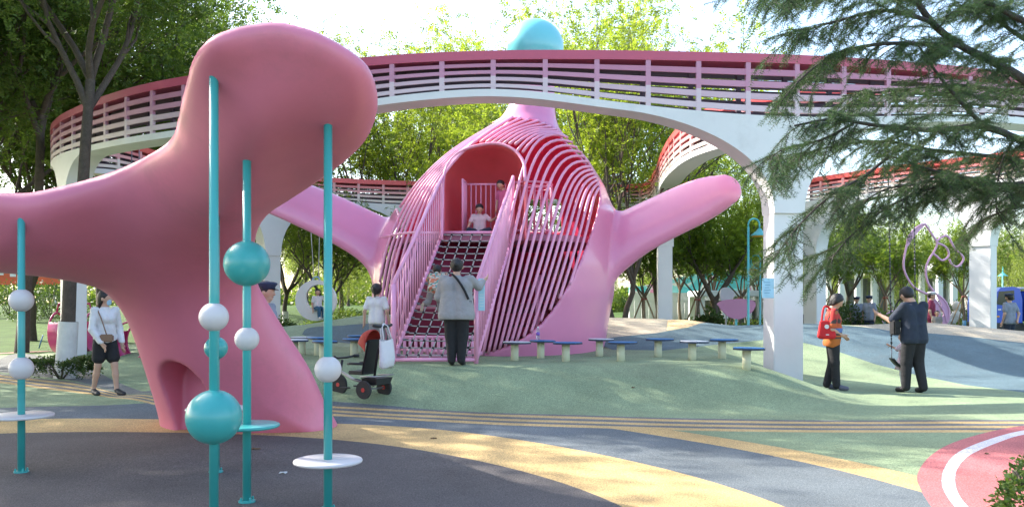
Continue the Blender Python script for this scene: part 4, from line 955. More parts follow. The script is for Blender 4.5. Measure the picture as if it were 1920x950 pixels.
def willow_proto(seed):
    R = np.random.RandomState(seed); W, LP, LD = grow(R, 7.5, .17, .30, 6, .55, [0, 4, 3, 0], .5, levels=3)
    root = bpy.data.objects.new('willow_tree', None); COL.objects.link(root); W.build('trunk', M_BARK, root, True)
    i = R.randint(0, len(LP), 620); P0 = LP[i] + R.normal(0, .3, (620, 3)); ps, ax = [], []
    for p in P0:
        L = R.uniform(1.2, min(3.6, max(1.3, p[2] - .6))); n = int(L / .085); t = np.linspace(0, 1, n)[:, None]; sw = R.normal(0, .22, 3) * np.array([1, 1, 0])
        q = p + t * np.array([0, 0, -L]) + t ** .6 * sw + R.normal(0, .015, (n, 3)); ps.append(q); ax.append(np.tile([0, 0, -1.0], (n, 1)) + R.normal(0, .45, (n, 3)))
    ps = np.concatenate(ps); ax = np.concatenate(ax); V, Q = leaf_quads(ps, ax, R.normal(0, 1, ps.shape), R.uniform(.10, .17, len(ps)), R.uniform(.025, .04, len(ps)))
    link_mesh('crown', V, Q, L_WILLOW, root); return root
TP['willow'] = willow_proto(9)
PLACED = {}
def plant(kind, px, d, label, scale=1.0, rz=None, name=None, group=None, cat='tree', leafm=None, x=None):
    X = XD(px, d) if x is None else x; loc = Vector((X, d, gzf(X, d))); rz = rnd.uniform(0, 6.28) if rz is None else rz
    o = TP[kind] if kind not in PLACED else copy_tree(TP[kind])
    PLACED[kind] = 1; o.location = loc; o.rotation_euler = (0, 0, rz); o.scale = scale if isinstance(scale, tuple) else (scale,) * 3
    if name: o.name = name
    setp(o, label, cat, group or 'trees around the playground'); return o
# left: dark trees that shade the foreground
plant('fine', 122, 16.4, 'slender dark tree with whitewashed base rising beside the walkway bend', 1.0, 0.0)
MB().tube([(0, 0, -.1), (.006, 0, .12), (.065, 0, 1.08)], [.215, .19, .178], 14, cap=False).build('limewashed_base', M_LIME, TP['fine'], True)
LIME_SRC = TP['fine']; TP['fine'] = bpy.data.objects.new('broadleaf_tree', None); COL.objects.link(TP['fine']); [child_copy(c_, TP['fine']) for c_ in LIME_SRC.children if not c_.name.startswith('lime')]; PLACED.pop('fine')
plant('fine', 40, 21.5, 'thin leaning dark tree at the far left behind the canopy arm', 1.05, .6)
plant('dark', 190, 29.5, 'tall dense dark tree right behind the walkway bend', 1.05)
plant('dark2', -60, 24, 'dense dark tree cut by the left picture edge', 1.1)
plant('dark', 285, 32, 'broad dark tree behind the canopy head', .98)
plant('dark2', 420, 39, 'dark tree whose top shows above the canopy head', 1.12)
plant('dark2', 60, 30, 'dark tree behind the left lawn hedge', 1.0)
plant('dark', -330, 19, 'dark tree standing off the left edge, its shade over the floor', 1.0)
for k, (x, y, s) in enumerate([(-13.5, 12.5, .95), (-16, 8.0, 1.1), (-14, 4.0, .95)]):
    plant(['dark2', 'dark'][k % 2], 0, y, ['dark tree left of the ball poles, outside the picture', 'tallest dark tree left of the camera', 'dark tree close on the camera side at left', 'dark tree beside the barrel swings, outside the picture'][k], s, x=x)
# centre: bright backlit trees
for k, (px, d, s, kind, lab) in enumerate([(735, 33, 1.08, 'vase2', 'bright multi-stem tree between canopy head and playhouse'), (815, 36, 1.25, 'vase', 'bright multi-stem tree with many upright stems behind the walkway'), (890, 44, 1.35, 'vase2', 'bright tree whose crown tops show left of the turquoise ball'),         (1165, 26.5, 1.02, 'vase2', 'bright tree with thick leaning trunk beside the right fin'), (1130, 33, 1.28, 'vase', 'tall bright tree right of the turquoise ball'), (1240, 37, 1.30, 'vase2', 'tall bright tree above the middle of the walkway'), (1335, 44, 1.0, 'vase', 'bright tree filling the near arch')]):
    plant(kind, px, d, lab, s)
plant('round', 615, 30, 'dark round tree behind the ring swing', .62); plant('round', 535, 35, 'round tree with forked trunk left of the ring swing', .7)
plant('fork', 1338, 31.5, 'forked dark trunk tree behind the boulder', .95); plant('vase2', 1425, 48, 'feathery tree behind the turquoise lamp', .7); plant('small', 1275, 46, 'small leafy tree behind the mural wall', 1.3)
plant('round', 1590, 44, 'round tree under the cedar boughs', .72); plant('round', 440, 44, 'round tree behind the white far column', 1.0)
for k, (px, d, s, lab) in enumerate([(640, 47, .8, 'willow behind the ring swing'), (1500, 52, .75, 'willow behind the near white column'), (1690, 54, .85, 'willow behind the horse outline'), (1780, 58, .85, 'willow between horse outline and far column'), (1900, 50, .8, 'willow with thick trunk behind the blue truck'), (1960, 42, .8, 'willow at the right picture edge'), (575, 56, .8, 'willow far behind the officer'), (760, 60, .9, 'willow far behind the net ladder'), (1610, 62, .9, 'willow far under the cedar')]):
    plant('willow', px, d, lab, s, group='willows at the back')
BELT = ['pale willow', 'small leafy tree', 'bushy green tree', 'feathery willow']
for k in range(20):     # distant belt of low trees closing the view
    px = -120 + k * 112 + rnd.uniform(-25, 25); d = rnd.uniform(62, 84)
    near = 'behind the left lawn' if px < 300 else 'behind the canopy foot' if px < 640 else 'behind the net ladder' if px < 900 else 'behind the rod cage' if px < 1150 else 'behind the mural wall' if px < 1450 else 'behind the officers' if px < 1720 else 'behind the truck'
    plant(['willow', 'small', 'round', 'willow'][k % 4], px, d, 'distant %s in the belt %s' % (BELT[k % 4], near), rnd.uniform(.62, .8) * (1.3 if k % 4 == 1 else 1), group='distant belt of trees')
plant('fork', 1012, 31, 'low bright tree seen through the rear window of the playhouse', 1.0)
def far_woods():
    R = np.random.RandomState(77); n = 42000; x = R.uniform(-75, 75, n); d = R.uniform(92, 104, n); top = 4.6 + 1.6 * np.sin(x * .31) + 1.1 * np.sin(x * .83 + 1) + .6 * np.sin(x * 2.1); z = R.uniform(0, 1, n) ** .8 * top
    V, Q = leaf_quads(np.c_[x, d, z], R.normal(0, 1, (n, 3)), R.normal(0, 1, (n, 3)) + np.array([0, -1, .6]), R.uniform(.35, .7, n), R.uniform(.25, .5, n))
    setp(link_mesh('distant_woods', V, Q, L_MID), 'hazy green belt of woods closing the park behind everything', 'woods', kind='stuff')
far_woods()
# staked young trees
def staked(px, d, lab):
    t = plant('small', px, d, lab, (1.0, 1.0, 1.08), group='staked young trees'); 
    st = mat('stake_wood', (.30, .21, .13), .8, .2, 8)
    for k in range(4):
        a = math.pi / 4 + k * math.pi / 2; MB().tube([(.75 * math.cos(a), .75 * math.sin(a), -.1), (.05 * math.cos(a), .05 * math.sin(a), 1.55)], .03, 6).build('stake', st, t, True)
    MB().tube([(.1 * math.cos(a), .1 * math.sin(a), 1.45) for a in np.linspace(0, 6.28, 12, endpoint=False)], .03, 6, closed=True).build('tie', mat('tie_red', (.3, .08, .06), .8), t, True)
    MB().lathe([(.085, .0), (.082, .45)], n=10).build('trunk_wrap', mat('wrap_blue', (.10, .25, .38), .7), t, True)
for i, (px, d, lab) in enumerate([(1208, 33, 'staked young tree right beside the thick leaning trunk'), (1308, 32, 'staked young tree in front of the mural wall'), (1388, 35, 'staked young tree behind the pink petal panel'), (1560, 40, 'staked young tree behind the woman in red'), (1660, 38, 'staked young tree left of the horse outline'), (1808, 39, 'staked young tree just left of the right far column')]):
    if i == 0: TP['small'] = TP['small']
    o = TP['small'] if 'small' not in PLACED else None
    if o is None:
        src = TP['small']; kids = [c for c in src.children if c.name.split('.')[0] in ('trunk', 'crown')]
        r = bpy.data.objects.new('broadleaf_tree', None); COL.objects.link(r)
        for c in kids: child_copy(c, r)
        keep = TP['small']; TP['small'] = r; PLACED.pop('small'); staked(px, d, lab); TP['small'] = keep; PLACED['small'] = 1
    else: staked(px, d, lab)

# shrubs, hedges, boulders
def shrub(name, label, px, d, size, n, lm, leaf=.06, cat='shrub', group=None, loc=None, box=False):
    R = np.random.RandomState(int(px * 7 + d * 13) % 99991); p = loc or on(px, d)
    t = thing(name, label, cat, p, group=group); sx, sy, sz = size
    u = R.normal(0, 1, (n, 3)); u /= np.linalg.norm(u, axis=1)[:, None]
    if box: u = np.sign(u) * np.abs(u) ** .35; u /= np.maximum(np.abs(u).max(1)[:, None], 1e-6) ** .9
    rr = R.uniform(.62, 1, n) ** .5 * (1 + .16 * np.sin(u[:, 0] * 7 + px) * np.sin(u[:, 1] * 6) + .10 * np.sin(u[:, 2] * 9 + u[:, 0] * 5))
    pos = u * rr[:, None] * np.array([sx, sy, sz]) * .5; pos[:, 2] = np.abs(pos[:, 2]) * 1.9; pos[:, 2] = np.minimum(pos[:, 2], sz * 1.05)
    ax = u + R.normal(0, .6, (n, 3)); ax[:, 2] += .3; L_ = leaf * R.uniform(.6, 1.3, n)
    V, Q = leaf_quads(pos, ax, u + R.normal(0, .7, (n, 3)), L_, L_ * .55)
    link_mesh('leaves', V, Q, lm, t)
    W = MB()
    for k in range(7):
        a = R.uniform(0, 6.28); W.tube([(0, 0, -.05), (sx * .15 * math.cos(a), sy * .15 * math.sin(a), sz * .4), (sx * .36 * math.cos(a), sy * .36 * math.sin(a), sz * .8)], [.02, .014, .006], 5)
    W.build('stems', M_BARK, t, True); return t
shrub('box_hedge', 'low clipped dark hedge round the whitewashed trunk', 114, 16.2, (1.15, 1.0, .42), 5200, L_SHRUB, .05, 'hedge', box=True)
shrub('corner_shrub', 'glossy dark green shrub at the bottom right corner', 1952, 5.7, (.56, .6, .42), 1700, L_SHRUB, .045)
for i, (px, d, sz, lm, lab) in enumerate([(20, 40, (5, 2, 1.6), L_SHRUB, 'long dark shrub at the top of the left lawn'), (95, 38, (3.4, 2, 1.7), L_SHRUB, 'rounded dark shrub behind the whitewashed tree'), (515, 27, (1.9, 1.4, 1.0), L_SHRUB, 'dark round shrub left of the ring swing'), (1332, 30, (1.1, 1.1, 1.2), L_SHRUB, 'round dark shrub behind the boulder'), (1580, 33, (2.2, 1.6, 1.5), L_SHRUB, 'round shrub behind the red shirt woman'), (1640, 34, (2.4, 1.8, 1.3), L_HEDGE, 'light green clipped shrub behind the officers'), (1700, 42, (3.5, 2, 1.2), L_HEDGE, 'pale shrub bank behind the horse outline'), (1775, 44, (3, 1.5, 1.3), L_SHRUB, 'dark low hedge below the white pavilion'), (1545, 41, (3.4, 2, 1.7), L_SHRUB, 'tall shrub beside the second white column'),
        (690, 33, (2.6, 1.4, .8), L_HEDGE, 'light green shrub right of the ring swing'), (640, 38, (3.4, 1.5, .9), L_HEDGE, 'low light hedge behind the ring swing'), (1230, 30.5, (5.2, 1.0, .62), L_HEDGE, 'long low light hedge behind the right fin'), (1330, 36, (4, 1.2, .8), L_HEDGE, 'low hedge in front of the mural wall'), (1440, 34, (3.5, 1.3, .8), L_HEDGE, 'low hedge behind the near white column'), (1850, 40, (3, 1.3, .9), L_HEDGE, 'low hedge left of the truck'), (1740, 36, (2.2, 1.2, .6), L_HEDGE, 'low shrub beside the horse foot')]):
    shrub('park_shrub', lab, px, d, sz, 2600, lm, .11, 'shrub', 'shrubs at the back of the playground')
def boulder(label, px, d, size, seed):
    R = np.random.RandomState(seed); bm = bmesh.new(); bmesh.ops.create_icosphere(bm, subdivisions=4, radius=1)
    ph = R.uniform(0, 6, 6)
    for v in bm.verts:
        c = v.co.normalized(); k = 1 + .16 * math.sin(3 * c.x + ph[0]) * math.sin(2.6 * c.y + ph[1]) + .08 * math.sin(6 * c.z + ph[2]) * math.sin(7 * c.x + ph[3]) + .03 * math.sin(14 * c.y + ph[4]); v.co = Vector((c.x * size[0] / 2 * k, c.y * size[1] / 2 * k, max(c.z, -.3) * size[2] * k))
    me = bpy.data.meshes.new('boulder'); bm.to_mesh(me); bm.free(); me.materials.append(mat('boulder_stone', (.30, .24, .18), .9, .3, 2.5, .8, 12, fine=.2))
    me.polygons.foreach_set('use_smooth', np.ones(len(me.polygons), dtype=bool)); o = bpy.data.objects.new('boulder', me); COL.objects.link(o); o.location = on(px, d); setp(o, label, 'rock', 'landscape boulders')
boulder('long brown boulder behind the beige mound', 1325, 27.5, (1.9, 1.1, .62), 3); boulder('grey boulder left of the ring swing', 545, 25, (.6, .5, .42), 4); boulder('dark boulder right of the ring swing', 640, 25.5, (.9, .6, .5), 5); boulder('pale boulder behind the officers', 1622, 36, (1.3, .8, .55), 6); boulder('flat pinkish boulder behind the navy shirt man', 1668, 36, (1.7, .8, .38), 7); boulder('small grey boulder beside the leaning trunk', 1183, 27.5, (.7, .5, .4), 8)
def dry_shrub(): shrub('dry_grass_tuft', 'dry brownish groundcover in front of the boulder', 1330, 26.3, (3.4, .8, .34), 3000, leafmat('leaf_dry', (.12, .10, .05), (.20, .17, .09), .3), .10, 'plant')
dry_shrub()

# ------------------------------------------------------------------ cedar boughs at the right
def cedar():
    R = np.random.RandomState(21); W = MB(); NP, ND = [], []
    root = thing('cedar_tree', 'dark needle cedar with drooping boughs hanging into the right of the picture', 'tree', (5.9, 6.9, 0))
    R0 = np.array([5.9, 6.9, 0.0])
    W.tube([(0, 0, -.2), (.05, 0, 2), (.02, .05, 4.5), (0, 0, 8)], [.22, .19, .15, .08], 12)
    trunk_end = lambda z: (5.92, 6.9, z)
    limbs = [([(2000, 215, 6.7), (1920, 150, 6.6), (1860, 115, 6.5), (1800, 85, 6.4), (1745, 40, 6.3), (1700, -30, 6.2)], .042, .020), ([(2000, 290, 6.8), (1920, 265, 6.6), (1845, 238, 6.4), (1750, 244, 6.2), (1650, 236, 6.0), (1560, 224, 5.9), (1490, 236, 5.8)], .034, .007),
             ([(1848, 240, 6.4), (1800, 190, 6.3), (1755, 135, 6.2), (1722, 85, 6.1)], .018, .007), ([(1800, 86, 6.4), (1720, 82, 6.2), (1640, 84, 6.1), (1560, 105, 6.0), (1500, 150, 5.9), (1465, 190, 5.9)], .020, .005), ([(1745, 40, 6.3), (1660, 20, 6.1), (1570, 40, 6.0), (1500, 60, 5.9)], .018, .004),
             ([(1720, 5, 6.2), (1620, -20, 6.0), (1520, -30, 5.9), (1420, -10, 5.8)], .014, .004), ([(2000, 375, 6.9), (1920, 358, 6.7), (1850, 340, 6.5), (1760, 322, 6.3), (1662, 290, 6.1)], .022, .006), ([(1665, 295, 6.1), (1620, 330, 6.0), (1560, 365, 5.9), (1500, 420, 5.85), (1455, 480, 5.8)], .012, .004),
             ([(1990, 340, 6.9), (1880, 345, 6.6), (1780, 345, 6.4), (1690, 375, 6.2), (1620, 420, 6.1), (1570, 470, 6.0), (1555, 500, 6.0)], .020, .004), ([(1960, 60, 6.8), (1880, 20, 6.6), (1800, -20, 6.4)], .03, .012), ([(1990, 120, 7.2), (1900, 60, 7.0), (1840, 20, 6.9), (1780, 10, 6.8)], .025, .006),
             ([(2000, 330, 7.4), (1910, 300, 7.2), (1830, 290, 7.0), (1740, 280, 6.8), (1660, 265, 6.7), (1560, 275, 6.6), (1470, 300, 6.5)], .022, .005), ([(2000, 400, 7.2), (1930, 385, 7.0), (1870, 400, 6.9), (1830, 420, 6.8)], .02, .004), ([(1600, 232, 5.95), (1540, 262, 5.9), (1470, 280, 5.85), (1440, 300, 5.8)], .010, .004), ([(1990, 180, 7.4), (1890, 170, 7.2), (1790, 160, 7.0), (1680, 170, 6.9), (1580, 180, 6.8)], .02, .005), ([(1995, 20, 7.2), (1900, -20, 7.0), (1800, -60, 6.9), (1680, -60, 6.7), (1560, -40, 6.6), (1480, 0, 6.5)], .02, .004), ([(1900, 262, 6.6), (1880, 300, 6.55), (1870, 345, 6.5), (1868, 400, 6.45)], .01, .004), ([(1770, 325, 6.3), (1720, 345, 6.2), (1660, 355, 6.15), (1600, 390, 6.1)], .010, .004)]
    def twig(p, d, L, r, lev):
        n = 5; pts = [p]; dd = d / np.linalg.norm(d)
        for i in range(n):
            dd = dd + R.normal(0, .10, 3) + np.array([0, 0, -.07]); dd /= np.linalg.norm(dd); p = p + dd * L / n; pts.append(p)
        W.tube([Vector(q - R0) for q in pts], [r * (1 - .13 * i) for i in range(n + 1)], 4, cap=False)
        q = np.array(pts); m = max(3, int(L / .014)); t = np.linspace(0, n - .001, m); i = t.astype(int); pp = q[i] + (q[i + 1] - q[i]) * (t - i)[:, None]
        NP.append(pp); ND.append(np.tile(dd, (m, 1)))
        if lev:
            for j in range(int(L / .032)):
                t = R.uniform(.1, .95) * n; i = int(t); b = pts[i] + (pts[min(i + 1, n)] - pts[i]) * (t - i); s = np.cross(dd, [0, 0, 1]); s /= max(np.linalg.norm(s), 1e-6)
                twig(b, dd * .7 + s * R.choice([-1, 1]) * R.uniform(.5, 1.1) + np.array([0, 0, R.uniform(-.45, .15)]), R.uniform(.06, .19) * (.6 + L), .0022, lev - 1)
    for pts, ra, rb in limbs:
        q = catmull([tuple(P(*a)) for a in pts], 30); W.tube([Vector(v - R0) for v in q], list(np.linspace(ra, rb, 30)), 8)
        L = np.linalg.norm(np.diff(q, axis=0), axis=1).sum(); nt = int(L / .036)
        for j in range(nt):
            t = R.uniform(.03, 1) * 28.9; i = int(t); b = q[i] + (q[i + 1] - q[i]) * (t - i); tg = q[min(i + 1, 29)] - q[i]; tg /= np.linalg.norm(tg); s = np.cross(tg, [0, 0, 1]); s /= max(np.linalg.norm(s), 1e-6)
            if R.rand() < .12 * (CXP + b[0] / b[1] * FPX - 1500) / 400: continue
            twig(b, tg * .8 + s * R.choice([-1, 1]) * R.uniform(.3, 1.1) + np.array([0, 0, R.uniform(-.65, .25)]), R.uniform(.16, .44), .0045, 1)
        # join to the trunk where the limb leaves the picture
        if pts[0][0] >= 1950: W.tube([Vector(q[0] - R0), Vector((q[0] - R0) * .5 + np.array([0, 0, q[0][2] * .5 + .02])), Vector((0, 0, q[0][2] + .05))], [ra, ra * 1.15, ra * 1.3], 8)
    W.build('trunk', mat('cedar_bark', (.055, .045, .042), .9, .3, 12, .8, 60), root, True)
    pp = np.concatenate(NP); dd = np.concatenate(ND); k = 7; pp = np.repeat(pp, k, 0); dd = np.repeat(dd, k, 0); n = len(pp)
    a = R.normal(0, 1, (n, 3)); a -= dd * (a * dd).sum(1)[:, None]; a /= np.linalg.norm(a, axis=1)[:, None]; ax = a + dd * R.uniform(.2, .9, n)[:, None]; ax /= np.linalg.norm(ax, axis=1)[:, None]
    L_ = R.uniform(.020, .038, n)[:, None]; sd = np.cross(ax, R.normal(0, 1, (n, 3))); sd /= np.linalg.norm(sd, axis=1)[:, None]; w = .0013
    V = np.stack([pp - sd * w, pp + sd * w, pp + ax * L_], 1).reshape(-1, 3) - R0
    link_mesh('needles', V, np.arange(3 * n).reshape(n, 3), leafmat('cedar_needle', (.042, .090, .042), (.10, .165, .065), .32, tcol=(1.2, 1.3, .8)), root)
cedar()

# ------------------------------------------------------------------ park buildings at the back
def mural_wall():
    d = 50; x0, x1 = XD(1180, d), XD(1450, d); t = thing('mural_wall', 'long low wall painted with a turquoise and pink wave mural behind the young trees', 'wall', ((x0 + x1) / 2, d, gzf((x0 + x1) / 2, d))); h = 2.9
    m = bpy.data.materials.new('mural_paint'); m.use_nodes = True; N = m.node_tree.nodes; L = m.node_tree.links; tc = N.new('ShaderNodeTexCoord'); w = N.new('ShaderNodeTexNoise'); w.inputs['Scale'].default_value = .55; w.inputs['Detail'].default_value = 1.5; w.inputs['Distortion'].default_value = 1.6
    cr = N.new('ShaderNodeValToRGB'); cr.color_ramp.interpolation = 'CONSTANT'; e = cr.color_ramp.elements; e[0].position = 0; e[0].color = (.10, .48, .52, 1); e[1].position = .42; e[1].color = (.25, .62, .62, 1)
    for p, c in ((.50, (.7, .7, .68, 1)), (.56, (.62, .25, .40, 1)), (.61, (.25, .40, .65, 1)), (.66, (.65, .55, .12, 1)), (.72, (.12, .52, .55, 1))): q = e.new(p); q.color = c
    L.new(tc.outputs['Object'], w.inputs['Vector']); L.new(w.outputs['Fac'], cr.inputs[0]); L.new(cr.outputs[0], N['Principled BSDF'].inputs['Base Color']); N['Principled BSDF'].inputs['Roughness'].default_value = .8
    W_ = x1 - x0; out = [(-W_ / 2, 0), (W_ / 2, 0), (W_ / 2, h * .72)] + [(x, h * (.82 + .16 * math.sin(x * .55 + 1))) for x in np.linspace(W_ / 2 - .5, -W_ / 2 + .5, 20)] + [(-W_ / 2, h * .8)]
    MB().prism(out, -.2, .2, Matrix.Rotation(math.pi / 2, 4, 'X')).build('wall_face', m, t)
    MB().box((0, -1.4, .8), (W_ * 1.05, .3, 1.6)).build('planter_wall', M_WHITE, t)
    for k in range(22): MB().box((-W_ / 2 + k * W_ / 21, -2.3, .55), (.06, .06, 1.1)).build('picket', M_WHITE, t)
    MB().box((0, -2.3, 1.12), (W_, .07, .08)).build('picket_rail', M_WHITE, t)
mural_wall()
def pavilion(label, px0, px1, ytop, ybot, d, ncol):
    x0, x1 = XD(px0, d), XD(px1, d); z1 = CH + (YH - ytop) / FPX * d; z0 = CH + (YH - ybot) / FPX * d; zg = gzf((x0 + x1) / 2, d); t = thing('white_pavilion', label, 'pavilion', ((x0 + x1) / 2, d, zg), group='white park pavilions')
    MB().bbox((0, 0, (z0 + z1) / 2 - zg), (x1 - x0, 3.0, z1 - z0), .04).build('roof_slab', M_WHITE, t)
    for k in range(ncol):
        x = (x1 - x0) * (k / (ncol - 1) - .5) * .92
        for y in (-1.1, 1.1): MB().box((x, y, (z0 - zg) / 2 - .003), (.3, .3, z0 - zg - .006)).build('pillar', M_WHITE, t)
    MB().box((.3, 1.3, (z0 - zg) * .45), ((x1 - x0) * .7, .12, (z0 - zg) * .85)).build('back_wall', mat('pavilion_shade', (.16, .17, .17), .7, .2, 2), t)
pavilion('white flat roofed pavilion beside the horse outline', 1742, 1800, 493, 509, 52, 3); pavilion('long white pergola under the cedar boughs', 1560, 1690, 493, 510, 56, 5); pavilion('low white kiosk roof behind the near column', 1300, 1440, 545, 556, 44, 4)
def statue():
    p = on(1782, 42); t = thing('stone_statue', 'small pale stone figures seated beside the pavilion', 'statue', p); ms = mat('statue_stone', (.58, .54, .50), .8, .1, 5)
    for dx, s in ((-.35, 1.0), (.3, 1.1)):
        V, Q = cones_mesh([((dx, 0, .1), (dx, 0, .6), .32 * s, .24 * s), ((dx, 0, .95 * s), (dx, 0, 1.05 * s), .18 * s, .17 * s), ((dx - .2, 0, .6), (dx - .3, -.2, .3), .09, .08), ((dx + .2, 0, .6), (dx + .3, -.2, .3), .09, .08)], .05, .06); link_mesh('figure', V, Q, ms, t, True)
statue()
def banner():
    d = 52
    p = on(25, d); t = thing('orange_banner_fence', 'orange red lettered site banner far behind the left lawn', 'banner', p); MB().box((0, 0, 2.0), (7, .05, 1.3)).build('cloth', mat('banner_orange', (.62, .10, .03), .7, .25, 1.5), t)
    for k in range(9): MB().box((-3 + k * .75, -.04, 2.1 + .1 * (k % 2)), (.36, .02, .5)).build('character', mat('banner_white', (.7, .66, .6), .7), t)
    for x in (-3.4, 0, 3.4): MB().box((x, .06, 1.2), (.06, .06, 2.6)).build('post', M_BARK, t)
    for px in (190, 650, 1500):
        pass
banner()
def stake_marker(px, py, d, lab):
    p = on(px, d); o = MB().tube([(-.05, 0, 0), (.08, 0, .42)], .018, 6).build('garden_stake', mat('stake_blue', (.02, .15, .38), .5), None, True); o.location = p; setp(o, lab, 'stake', 'blue garden stakes')
stake_marker(76, 605, 27, 'leaning blue stake low on the left lawn'); stake_marker(100, 572, 33, 'blue stake near the top of the left lawn'); stake_marker(1403, 560, 40, 'blue stake beside the lamp')
# ground litter
for i, (px, py, s, lab) in enumerate([(531, 887, .035, 'white paper scrap lying on the charcoal floor'), (813, 822, .03, 'dry leaf lying on the ochre ring'), (1187, 727, .03, 'dry leaf on the green mound slope'), (1850, 851, .025, 'dark dry leaf on the red circle'), (480, 842, .05, 'dry leaf near the canopy foot on the charcoal floor')]):
    x, y = G(px, py); z = gzf(x, y); m = MB(); a = rnd.uniform(0, 6)
    pts = [(s * math.cos(a + t) * (1 + .3 * math.sin(2 * t)), s * .7 * math.sin(a + t), .008 + .008 * math.sin(3 * t)) for t in np.linspace(0, 6.28, 9, endpoint=False)]
    m.add([(0, 0, .016)] + pts + [(0, 0, .004)], [[0, 1 + k, 1 + (k + 1) % 9] for k in range(9)] + [[10, 1 + (k + 1) % 9, 1 + k] for k in range(9)])
    o = m.build('litter_scrap', mat('scrap_white', (.6, .6, .58), .8) if i == 0 else mat('scrap_brown', (.12, .07, .035), .8), None); o.location = (x, y, z); setp(o, lab, 'litter', 'litter on the floor')

# ------------------------------------------------------------------ people
SKIN = mat('skin', (.50, .30, .21), .55, .06, 8); HAIR = mat('hair_black', (.012, .010, .010), .45, .2, 40, .4, 120); M_LIP = mat('lip', (.35, .12, .10), .5); M_EYE = mat('eye_dark', (.015, .012, .01), .25)
def clothm(name, c, rough=.85, var=.10): return mat('cloth_' + name, c, rough, var, 7, .9, 13)
J0 = dict(head=(0, .012, .925), neck=(0, 0, .845), chest=(0, 0, .745), waist=(0, .005, .625), pelvis=(0, 0, .535),
          shL=(-.105, 0, .808), elL=(-.135, -.015, .635), wrL=(-.140, .03, .485), shR=(.105, 0, .808), elR=(.135, -.015, .635), wrR=(.140, .03, .485),
          hiL=(-.050, 0, .515), knL=(-.054, .012, .285), anL=(-.054, -.012, .048), toL=(-.062, .095, .020), hiR=(.050, 0, .515), knR=(.054, .012, .285), anR=(.054, -.012, .048), toR=(.062, .095, .020))
def person(label, loc, rz, H, pose=None, fat=1.0, fem=False, shirt=None, pants=None, skirt=None, shoes=None, hair='short', cap=None, h=None, sleeve=.55, leg=1.0, hem=.50, hat=None, flip_look=0.0, mask=None, barefeet=False, child=False, extra=None, head_tilt=0.0, jacket_loose=0.0, inner=None):
    J = {k: np.array(v, float) for k, v in J0.items()}
    if child:
        for k in J: J[k] = J[k] * np.array([1, 1, .975])
        J['head'] = np.array([0, .012, .905])
    for k, v in (pose or {}).items(): J[k] = np.array(v, float)
    J = {k: v * H for k, v in J.items()}
    h = h or max(.0105, H * .0076); hs = H * (1.14 if child else 1.0)
    root = thing('person', label, 'person', loc, rz)
    def c(a, b, ra, rb, k=None): return (tuple(J[a] if isinstance(a, str) else a), tuple(J[b] if isinstance(b, str) else b), ra * H * 1.0, rb * H * 1.0) + ((k,) if k else ())
    wx = np.array([.038 * H * fat, 0, 0]); cx = np.array([.052 * H * (fat if not fem else .92 * fat), 0, 0]); px_ = np.array([.042 * H * fat, 0, 0])
    ux = (J['shR'] - J['shL']); ux = ux / max(np.linalg.norm(ux), 1e-6); hx = (J['hiR'] - J['hiL']); hx = hx / max(np.linalg.norm(hx), 1e-6)
    W_ = .5 * (ux + hx)
    cx = ux * np.linalg.norm(cx); wx = W_ * np.linalg.norm(wx); px_ = hx * np.linalg.norm(px_)
    torso = []
    for s in (-1, 1):
        torso += [(tuple(J['pelvis'] + s * px_), tuple(J['waist'] + s * wx), .062 * H * fat, .056 * H * fat), (tuple(J['waist'] + s * wx), tuple(J['chest'] + s * cx), .056 * H * fat, .060 * H * fat ** .7)]
    torso += [(tuple(J['chest'] - cx), tuple(J['shL'] * .93 + J['neck'] * .07), .058 * H, .030 * H), (tuple(J['chest'] + cx), tuple(J['shR'] * .93 + J['neck'] * .07), .058 * H, .030 * H), (tuple(J['chest']), tuple(J['neck']), .05 * H, .034 * H)]
    if fem: torso += [(tuple(J['chest'] + cx * .75 + np.array([0, .035 * H, -.02 * H])), tuple(J['chest'] + cx * .75 + np.array([0, .036 * H, -.02 * H])), .040 * H, .040 * H), (tuple(J['chest'] - cx * .75 + np.array([0, .035 * H, -.02 * H])), tuple(J['chest'] - cx * .75 + np.array([0, .036 * H, -.02 * H])), .040 * H, .040 * H)]
    la = fat ** .6
    arms = {s: [c('sh' + s, 'el' + s, .030 * la, .0235 * la), c('el' + s, 'wr' + s, .0235 * la, .0155)] for s in 'LR'}
    legs = {s: [c('hi' + s, 'kn' + s, .052 * la, .034 * la), c('kn' + s, tuple(J['kn' + s] * .62 + J['an' + s] * .38), .033 * la, .031 * la), c(tuple(J['kn' + s] * .62 + J['an' + s] * .38), 'an' + s, .031 * la, .019)] for s in 'LR'}
    feet = {s: [c('an' + s, tuple(J['an' + s] * .5 + J['to' + s] * .5 + np.array([0, 0, -.004 * H])), .020, .020), c(tuple(J['an' + s] * .6 + J['to' + s] * .4 + np.array([0, 0, -.01 * H])), 'to' + s, .022, .017)] for s in 'LR'}
    hd = J['head']; r = hs * .058; ct, st = math.cos(flip_look), math.sin(flip_look); tl = head_tilt
    def hp(x, y, z):       # head-local point (turned about z, nodded about x), in head radii
        y2 = y * math.cos(tl) - z * math.sin(tl); z2 = y * math.sin(tl) + z * math.cos(tl); return tuple(hd + r * np.array([x * ct - y2 * st, x * st + y2 * ct, z2]))
    head = [(hp(0, -.15, .25), hp(0, .05, .2), r * 1.0, r * .96), (hp(0, .15, -.35), hp(0, .3, -.75), r * .80, r * .52), (hp(0, .80, -.10), hp(0, 1.02, -.36), r * .13, r * .17), (hp(-.95, -.05, -.05), hp(-.98, -.1, -.35), r * .16, r * .12), (hp(.95, -.05, -.05), hp(.98, -.1, -.35), r * .16, r * .12)]
    neck = [(tuple(J['neck'] - np.array([0, 0, .03 * H])), hp(0, -.2, -.6), .034 * H, .030 * H)]
